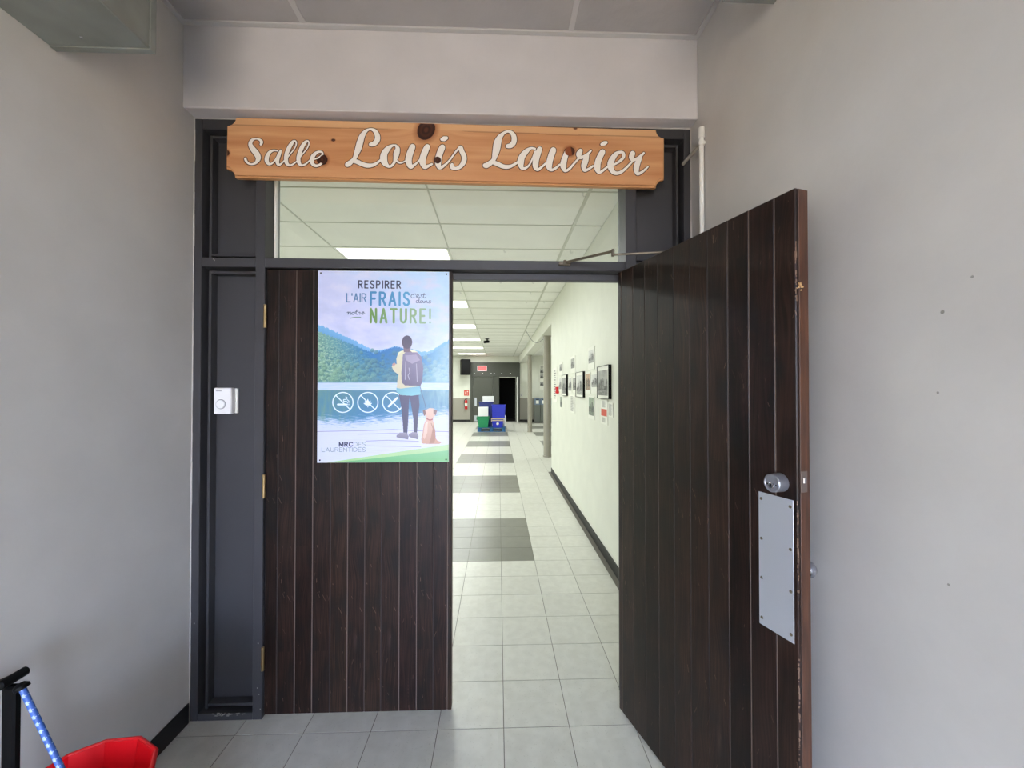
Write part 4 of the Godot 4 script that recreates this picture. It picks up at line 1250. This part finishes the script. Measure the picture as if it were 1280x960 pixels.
func hall_things() -> void:
	# pictures on the right wall, from the far end towards the doorway
	var g := "pictures on the hall wall"
	on_wall("text_poster", -5.32, -4.87, 1.338, 1.933, "page", M.page, "white poster of small print, last one before the end of the picture wall", "poster", g)
	on_wall("photo_sheet", -4.57, -4.25, 1.789, 1.982, "top", M.photo_dark, "small upright photo sheet above the farthest framed picture", "picture", g)
	on_wall("photo_sheet", -4.64, -4.34, 1.530, 1.743, "low", M.photo, "pale photo sheet between the red alarm and the farthest framed picture", "picture", g)
	on_wall("framed_picture", -4.19, -3.78, 1.466, 1.773, "frame", M.photo_dark, "farthest of the three black framed pictures", "picture", g)
	on_wall("photo_sheet", -4.51, -4.30, 1.246, 1.456, "low", M.green_print, "greenish photo sheet below the red alarm", "picture", g)
	on_wall("photo_sheet", -3.54, -3.22, 1.774, 2.000, "top", M.photo_dark, "upright sheet above the gap between the far and the middle framed pictures", "picture", g)
	on_wall("photo_sheet", -3.73, -3.45, 1.508, 1.729, "low", M.photo, "pale sheet just nearer than the farthest framed picture", "picture", g)
	on_wall("photo_sheet", -3.39, -3.15, 1.518, 1.721, "low", M.photo_dark, "sheet with a dark print just beyond the middle framed picture", "picture", g)
	on_wall("framed_picture", -3.07, -2.64, 1.468, 1.770, "frame", M.photo, "middle one of the three black framed pictures", "picture", g)
	on_wall("text_sheet", -3.59, -3.24, 1.249, 1.486, "page", M.page, "sheet of print and small drawings below the middle of the picture row", "picture", g)
	on_wall("photo_sheet", -2.61, -2.34, 1.518, 1.748, "low", M.sepia, "brownish photo sheet just nearer than the middle framed picture", "picture", g)
	on_wall("photo_sheet", -2.31, -2.02, 1.519, 1.746, "top", M.photo, "white photo sheet just beyond the largest framed picture", "picture", g)
	on_wall("photo_sheet", -2.46, -2.16, 1.771, 2.013, "top", M.photo, "highest sheet on the picture wall, white with a faint print", "picture", g)
	on_wall("photo_sheet", -2.45, -2.16, 1.249, 1.491, "low", M.green_print, "white sheet with a landscape photo below the two middle sheets", "picture", g)
	on_wall("framed_picture", -1.97, -1.55, 1.477, 1.783, "frame", M.photo_dark, "nearest and largest black framed picture by the open door", "picture", g)
	on_wall("notice_sheet", -1.91, -1.66, 1.237, 1.468, "mid", M.sign_red, "white notice with an orange red block below the nearest framed picture", "notice", g)
	on_wall("notice_sheet", -1.64, -1.49, 1.322, 1.445, "page", M.page, "small white note beside the notice with the red block", "notice", g)
	var o := thing("fire_alarm", Vector3(HX, 1.49, -4.70), "small red fire alarm box at the far end of the picture row", "fire alarm", "", -PI / 2)
	part("housing", cbox(Vector3(0.12, 0.11, 0.05), 0.008), M.red, o, Vector3(0, 0.055, 0.025))
	part("lever", cbox(Vector3(0.06, 0.018, 0.01), 0.003), M.white_plastic, o, Vector3(0, 0.05, 0.054))
	# hooks under the ceiling
	for q: Array in [[0.662, -1.167, "topmost wire hook seen through the transom near its right end"], [0.06, -2.49, "wire hook seen low in the middle of the transom"], [0.797, -2.49, "wire hook seen low in the transom near the closer arm"], [0.019, -3.81, "wire hook just below the transom bar, left of two"], [0.486, -3.81, "wire hook just below the transom bar, right of two"], [-0.609, -4.48, "wire hook over the nearest hall light row beside the poster"], [0.511, -4.48, "wire hook in the second row below the transom bar"], [0.479, -5.14, "wire hook in the third row, left one"], [0.795, -5.14, "wire hook in the third row by the wall"]]:
		hook(Vector3(q[0], HY + 0.002, q[1]), q[2])
	# far end
	o = thing("exit_sign", Vector3(-0.772, 2.40, FZ + 0.06), "lit pink red exit sign on the dark frame over the far doors", "exit sign")
	part("housing", cbox(Vector3(0.45, 0.25, 0.05), 0.006), M.white_plastic, o, Vector3(0, 0.125, 0.026))
	part("lit_face", cbox(Vector3(0.41, 0.20, 0.006), 0.001), M.exit_glow, o, Vector3(0, 0.125, 0.053))
	var l := OmniLight3D.new()
	l.name = "glow"
	o.add_child(l, true)
	l.position = Vector3(0, 0.125, 0.12)
	l.light_color = Color(1, 0.3, 0.3)
	l.light_energy = 0.03
	l.omni_range = 25.0
	l.omni_attenuation = 2.0
	l.light_size = 0.1
	l.shadow_enabled = true
	o = thing("loudspeaker", Vector3(-1.56, 2.20, FZ + 0.30), "black loudspeaker hung on the end wall left of the exit sign", "loudspeaker", "", 0.3)
	part("cabinet", cbox(Vector3(0.42, 0.72, 0.36), 0.02), M.black, o, Vector3(0, 0.37, 0.06))
	part("grille", cbox(Vector3(0.38, 0.66, 0.01), 0.004), M.black, o, Vector3(0, 0.37, 0.245))
	part("bracket", cbox(Vector3(0.10, 0.10, 0.16), 0.004), M.black, o, Vector3(0, 0.40, -0.19))
	o = thing("fire_extinguisher", Vector3(-1.525, 0.60, FZ + 0.10), "fire extinguisher hung on the grey wainscot left of the far doors", "fire extinguisher")
	part("cylinder", lathe([Vector2(0, 0), Vector2(0.06, 0.004), Vector2(0.065, 0.02), Vector2(0.065, 0.36), Vector2(0.04, 0.43), Vector2(0.02, 0.45), Vector2(0, 0.45)], 20), M.red, o)
	part("label_band", lathe([Vector2(0.0655, 0.14), Vector2(0.0655, 0.28)], 20), M.paper, o)
	part("valve", cbox(Vector3(0.04, 0.06, 0.04), 0.004), M.black, o, Vector3(0, 0.475, 0))
	part("lever", cbox(Vector3(0.14, 0.02, 0.03), 0.004), M.black, o, Vector3(0.03, 0.515, 0), Vector3(0, 0, 0.25))
	part("hose", tube([Vector3(-0.02, 0.47, 0), Vector3(-0.08, 0.42, 0.01), Vector3(-0.09, 0.25, 0.01), Vector3(-0.075, 0.12, 0.01)], 0.012), M.black, o)
	part("wall_bracket", cbox(Vector3(0.05, 0.3, 0.024), 0.002), M.steel, o, Vector3(0, 0.25, -0.070))
	o = thing("extinguisher_sign", Vector3(-1.515, 1.235, FZ), "small red and white sign above the fire extinguisher", "sign")
	part("plate", cbox(Vector3(0.23, 0.26, 0.006), 0.001), M.sign_red, o, Vector3(0, 0.13, 0.004))
	part("symbol", cbox(Vector3(0.05, 0.14, 0.002), 0.0), M.paper, o, Vector3(-0.03, 0.12, 0.008))
	part("symbol", cbox(Vector3(0.05, 0.05, 0.002), 0.0), M.paper, o, Vector3(0.05, 0.19, 0.008))
	part("symbol", cbox(Vector3(0.05, 0.05, 0.002), 0.0), M.paper, o, Vector3(0.05, 0.08, 0.008))
	o = thing("ceiling_camera", Vector3(-0.349, HY, -10.62), "small black camera hanging from the hall ceiling", "camera")
	part("mount", lathe([Vector2(0.06, 0), Vector2(0.055, -0.02), Vector2(0.02, -0.03), Vector2(0.02, -0.07)], 16), M.black, o)
	part("head", cbox(Vector3(0.18, 0.075, 0.12), 0.02), M.black, o, Vector3(-0.02, -0.10, 0.02), Vector3(0, 0, 0.12))
	o = thing("security_camera", Vector3(1.50, 2.86, FZ), "small black camera on the far wall beyond the columns", "camera")
	part("housing", cbox(Vector3(0.14, 0.16, 0.14), 0.03), M.black, o, Vector3(0, 0.08, 0.09))
	part("bracket", cbox(Vector3(0.05, 0.05, 0.04), 0.004), M.black, o, Vector3(0, 0.08, 0.015))
	# pallet of totes
	o = thing("pallet", Vector3(-0.255, 0, -13.30), "blue wooden pallet on the hall floor under the totes", "pallet")
	for k in 7: part("deck_board", cbox(Vector3(1.02, 0.022, 0.10), 0.003), M.pallet, o, Vector3(0, 0.142, -0.42 + 0.14 * k))
	for x: float in [-0.44, 0.0, 0.44]:
		part("stringer", cbox(Vector3(0.10, 0.022, 0.96), 0.003), M.pallet, o, Vector3(x, 0.120, 0))
		for z: float in [-0.41, 0.0, 0.41]: part("block", cbox(Vector3(0.13, 0.087, 0.13), 0.004), M.pallet, o, Vector3(x, 0.0655, z))
	for z: float in [-0.42, 0.42]: part("bottom_board", cbox(Vector3(1.02, 0.022, 0.10), 0.003), M.pallet, o, Vector3(0, 0.011, z))
	var gt := "totes and boxes stacked on the blue pallet"
	o = thing("green_tote", Vector3(-0.555, 0.154, -13.03), "green plastic tote at the front of the pallet", "tote", gt)
	part("tub", shell(rect_ring(0.215, 0.17), rect_ring(0.165, 0.14), 0.40, 0.95), M.green_tote, o)
	part("rim", rim(0.215, 0.17, 0.39, 0.014), M.green_tote, o)
	for x: float in [-0.235, 0.235]: part("handle", cbox(Vector3(0.03, 0.10, 0.16), 0.01), M.green_tote, o, Vector3(x, 0.32, 0))
	o = thing("white_box", Vector3(-0.555, 0.560, -13.03), "larger white box standing on the green tote", "box", gt)
	part("carton", cbox(Vector3(0.36, 0.33, 0.30), 0.008), M.white_plastic, o, Vector3(0, 0.166, 0))
	part("lid_flap", cbox(Vector3(0.362, 0.05, 0.302), 0.006), M.white_plastic, o, Vector3(0, 0.31, 0))
	o = thing("blue_tote", Vector3(-0.03, 0.154, -13.03), "lower blue tote with cream clips at the front of the pallet", "tote", gt)
	part("tub", shell(rect_ring(0.215, 0.17), rect_ring(0.175, 0.14), 0.32, 0.95), M.blue_tote, o)
	part("rim", rim(0.215, 0.17, 0.315, 0.014), M.cream, o)
	part("badge", lathe([Vector2(0.05, 0), Vector2(0.045, 0.006), Vector2(0, 0.006)], 16), M.paper, o, Vector3(0, 0.14, 0.156), Vector3(PI / 2, 0, 0))
	for x: float in [-0.222, 0.222]: part("clip", cbox(Vector3(0.03, 0.11, 0.20), 0.01), M.cream, o, Vector3(x, 0.265, 0.02))
	part("band", cbox(Vector3(0.40, 0.03, 0.012), 0.003), M.cream, o, Vector3(0, 0.255, 0.176))
	o = thing("blue_crate", Vector3(0.005, 0.492, -13.05), "upper ribbed blue crate on the lower blue tote", "crate", gt)
	part("tub", shell(rect_ring(0.25, 0.19), rect_ring(0.225, 0.17), 0.48, 0.96), M.blue_tote, o)
	part("rim", rim(0.25, 0.19, 0.472, 0.014), M.blue_tote, o)
	for k in 6: part("rib", cbox(Vector3(0.34, 0.022, 0.02), 0.004), M.blue_tote, o, Vector3(0, 0.08 + 0.062 * k, 0.178 + 0.0025 * k))
	o = thing("navy_tote", Vector3(-0.46, 0.154, -13.50), "tall navy tote at the back of the pallet behind the white box", "tote", gt)
	part("tub", shell(rect_ring(0.26, 0.18), rect_ring(0.22, 0.15), 0.88, 0.95), M.navy, o)
	part("lid", cbox(Vector3(0.56, 0.04, 0.40), 0.008), M.navy, o, Vector3(0, 0.90, 0))
	o = thing("white_box", Vector3(-0.385, 1.075, -13.46), "smaller white box on top of the navy tote", "box", gt)
	part("carton", cbox(Vector3(0.42, 0.19, 0.30), 0.01), M.white_plastic, o, Vector3(0, 0.096, 0))
	part("lid", cbox(Vector3(0.43, 0.03, 0.31), 0.006), M.white_plastic, o, Vector3(0, 0.19, 0))
	o = thing("white_jug", Vector3(0.205, 0.154, -13.42), "pale jug standing at the right rear of the pallet", "jug", gt)
	part("jug_body", lathe([Vector2(0, 0), Vector2(0.08, 0.0), Vector2(0.085, 0.02), Vector2(0.085, 0.36), Vector2(0.03, 0.44), Vector2(0.03, 0.47), Vector2(0, 0.47)], 18), M.white_plastic, o)
	part("cap", lathe([Vector2(0.036, 0.46), Vector2(0.036, 0.50), Vector2(0, 0.50)], 14), M.green_tote, o)
	# recycling bins and posters in the side bay
	for k in 3:
		o = thing("recycling_bin", Vector3(1.80 + 0.285 * k, 0, FZ + 0.38), ["left recycling bin with a blue hood just right of the farther column", "middle recycling bin with a blue hood between the two columns", "right recycling bin with a blue hood behind the nearer column"][k], "recycling bin", "recycling bins against the far wall")
		part("cabinet", cbox(Vector3(0.27, 0.80, 0.40), 0.008), M.bin_grey, o, Vector3(0, 0.42, 0))
		part("plinth", cbox(Vector3(0.25, 0.03, 0.36), 0.002), M.black, o, Vector3(0, 0.015, 0))
		var hood := PackedVector2Array([Vector2(-0.135, 0.82), Vector2(0.135, 0.82), Vector2(0.135, 1.06)])
		for j in 9: hood.append(Vector2(0.135 * cos(PI * j / 8.0), 1.06 + 0.07 * sin(PI * j / 8.0)))
		part("hood", prism(hood, -0.20, 0.20), M.bin_blue, o)
		part("label_plate", cbox(Vector3(0.13, 0.15, 0.004), 0.0), M.paper, o, Vector3(0, 0.95, 0.203))
		part("slot", cbox(Vector3(0.14, 0.03, 0.006), 0.0), M.black, o, Vector3(0, 1.06, 0.203))
	o = thing("wall_board", Vector3(2.09, 1.50, FZ), "white poster with dark pictures on the far wall above the recycling bins", "poster")
	part("sheet", cbox(Vector3(0.26, 1.20, 0.012), 0.001), M.paper, o, Vector3(0, 0.60, 0.008))
	for y: float in [0.20, 0.55, 0.80]: part("print", prism(PackedVector2Array([Vector2(-0.10, y), Vector2(0.10, y), Vector2(0.10, y + 0.2), Vector2(-0.10, y + 0.2)]), 0.014, 0.0150, Vector2(-0.1, y), Vector2(0.2, 0.2)), M.photo_dark, o)
	part("print", prism(PackedVector2Array([Vector2(-0.10, 1.02), Vector2(0.10, 1.02), Vector2(0.10, 1.15), Vector2(-0.10, 1.15)]), 0.014, 0.0150, Vector2(-0.1, 1.02), Vector2(0.2, 0.13)), M.page, o)
	o = thing("wall_panel_board", Vector3(1.76, 1.17, FZ), "plain pale board on the far wall right of the farther column", "board")
	part("sheet", cbox(Vector3(0.36, 1.46, 0.02), 0.003), M.hall_wall, o, Vector3(0, 0.73, 0.012))
	var pts: Array = []
	for k in 13:
		var t := k / 12.0
		pts.append(Vector3(lerpf(0.70, 1.06, t), lerpf(HY, 2.74, t) - sin(PI * t) * 0.20, -8.6 + 1.0 * t))
	lone("cable", tube(pts, 0.006, 6), M.grey_plastic, Vector3.ZERO, "thin cable drooping from the hall ceiling to the nearer column", "cable")
	var s := start()
	add_box(s, Vector3(0, 0.06, 0.012), Vector3(0.07, 0.12, 0.024), 0.003)
	var sw := lone("light_switch", s.commit(), M.white_plastic, Vector3(1.10, 1.20, FZ), "small white switch plate right of the far doorway", "light switch")
	part("rocker", cbox(Vector3(0.03, 0.06, 0.01), 0.002), M.black, sw, Vector3(0, 0.05, 0.027))
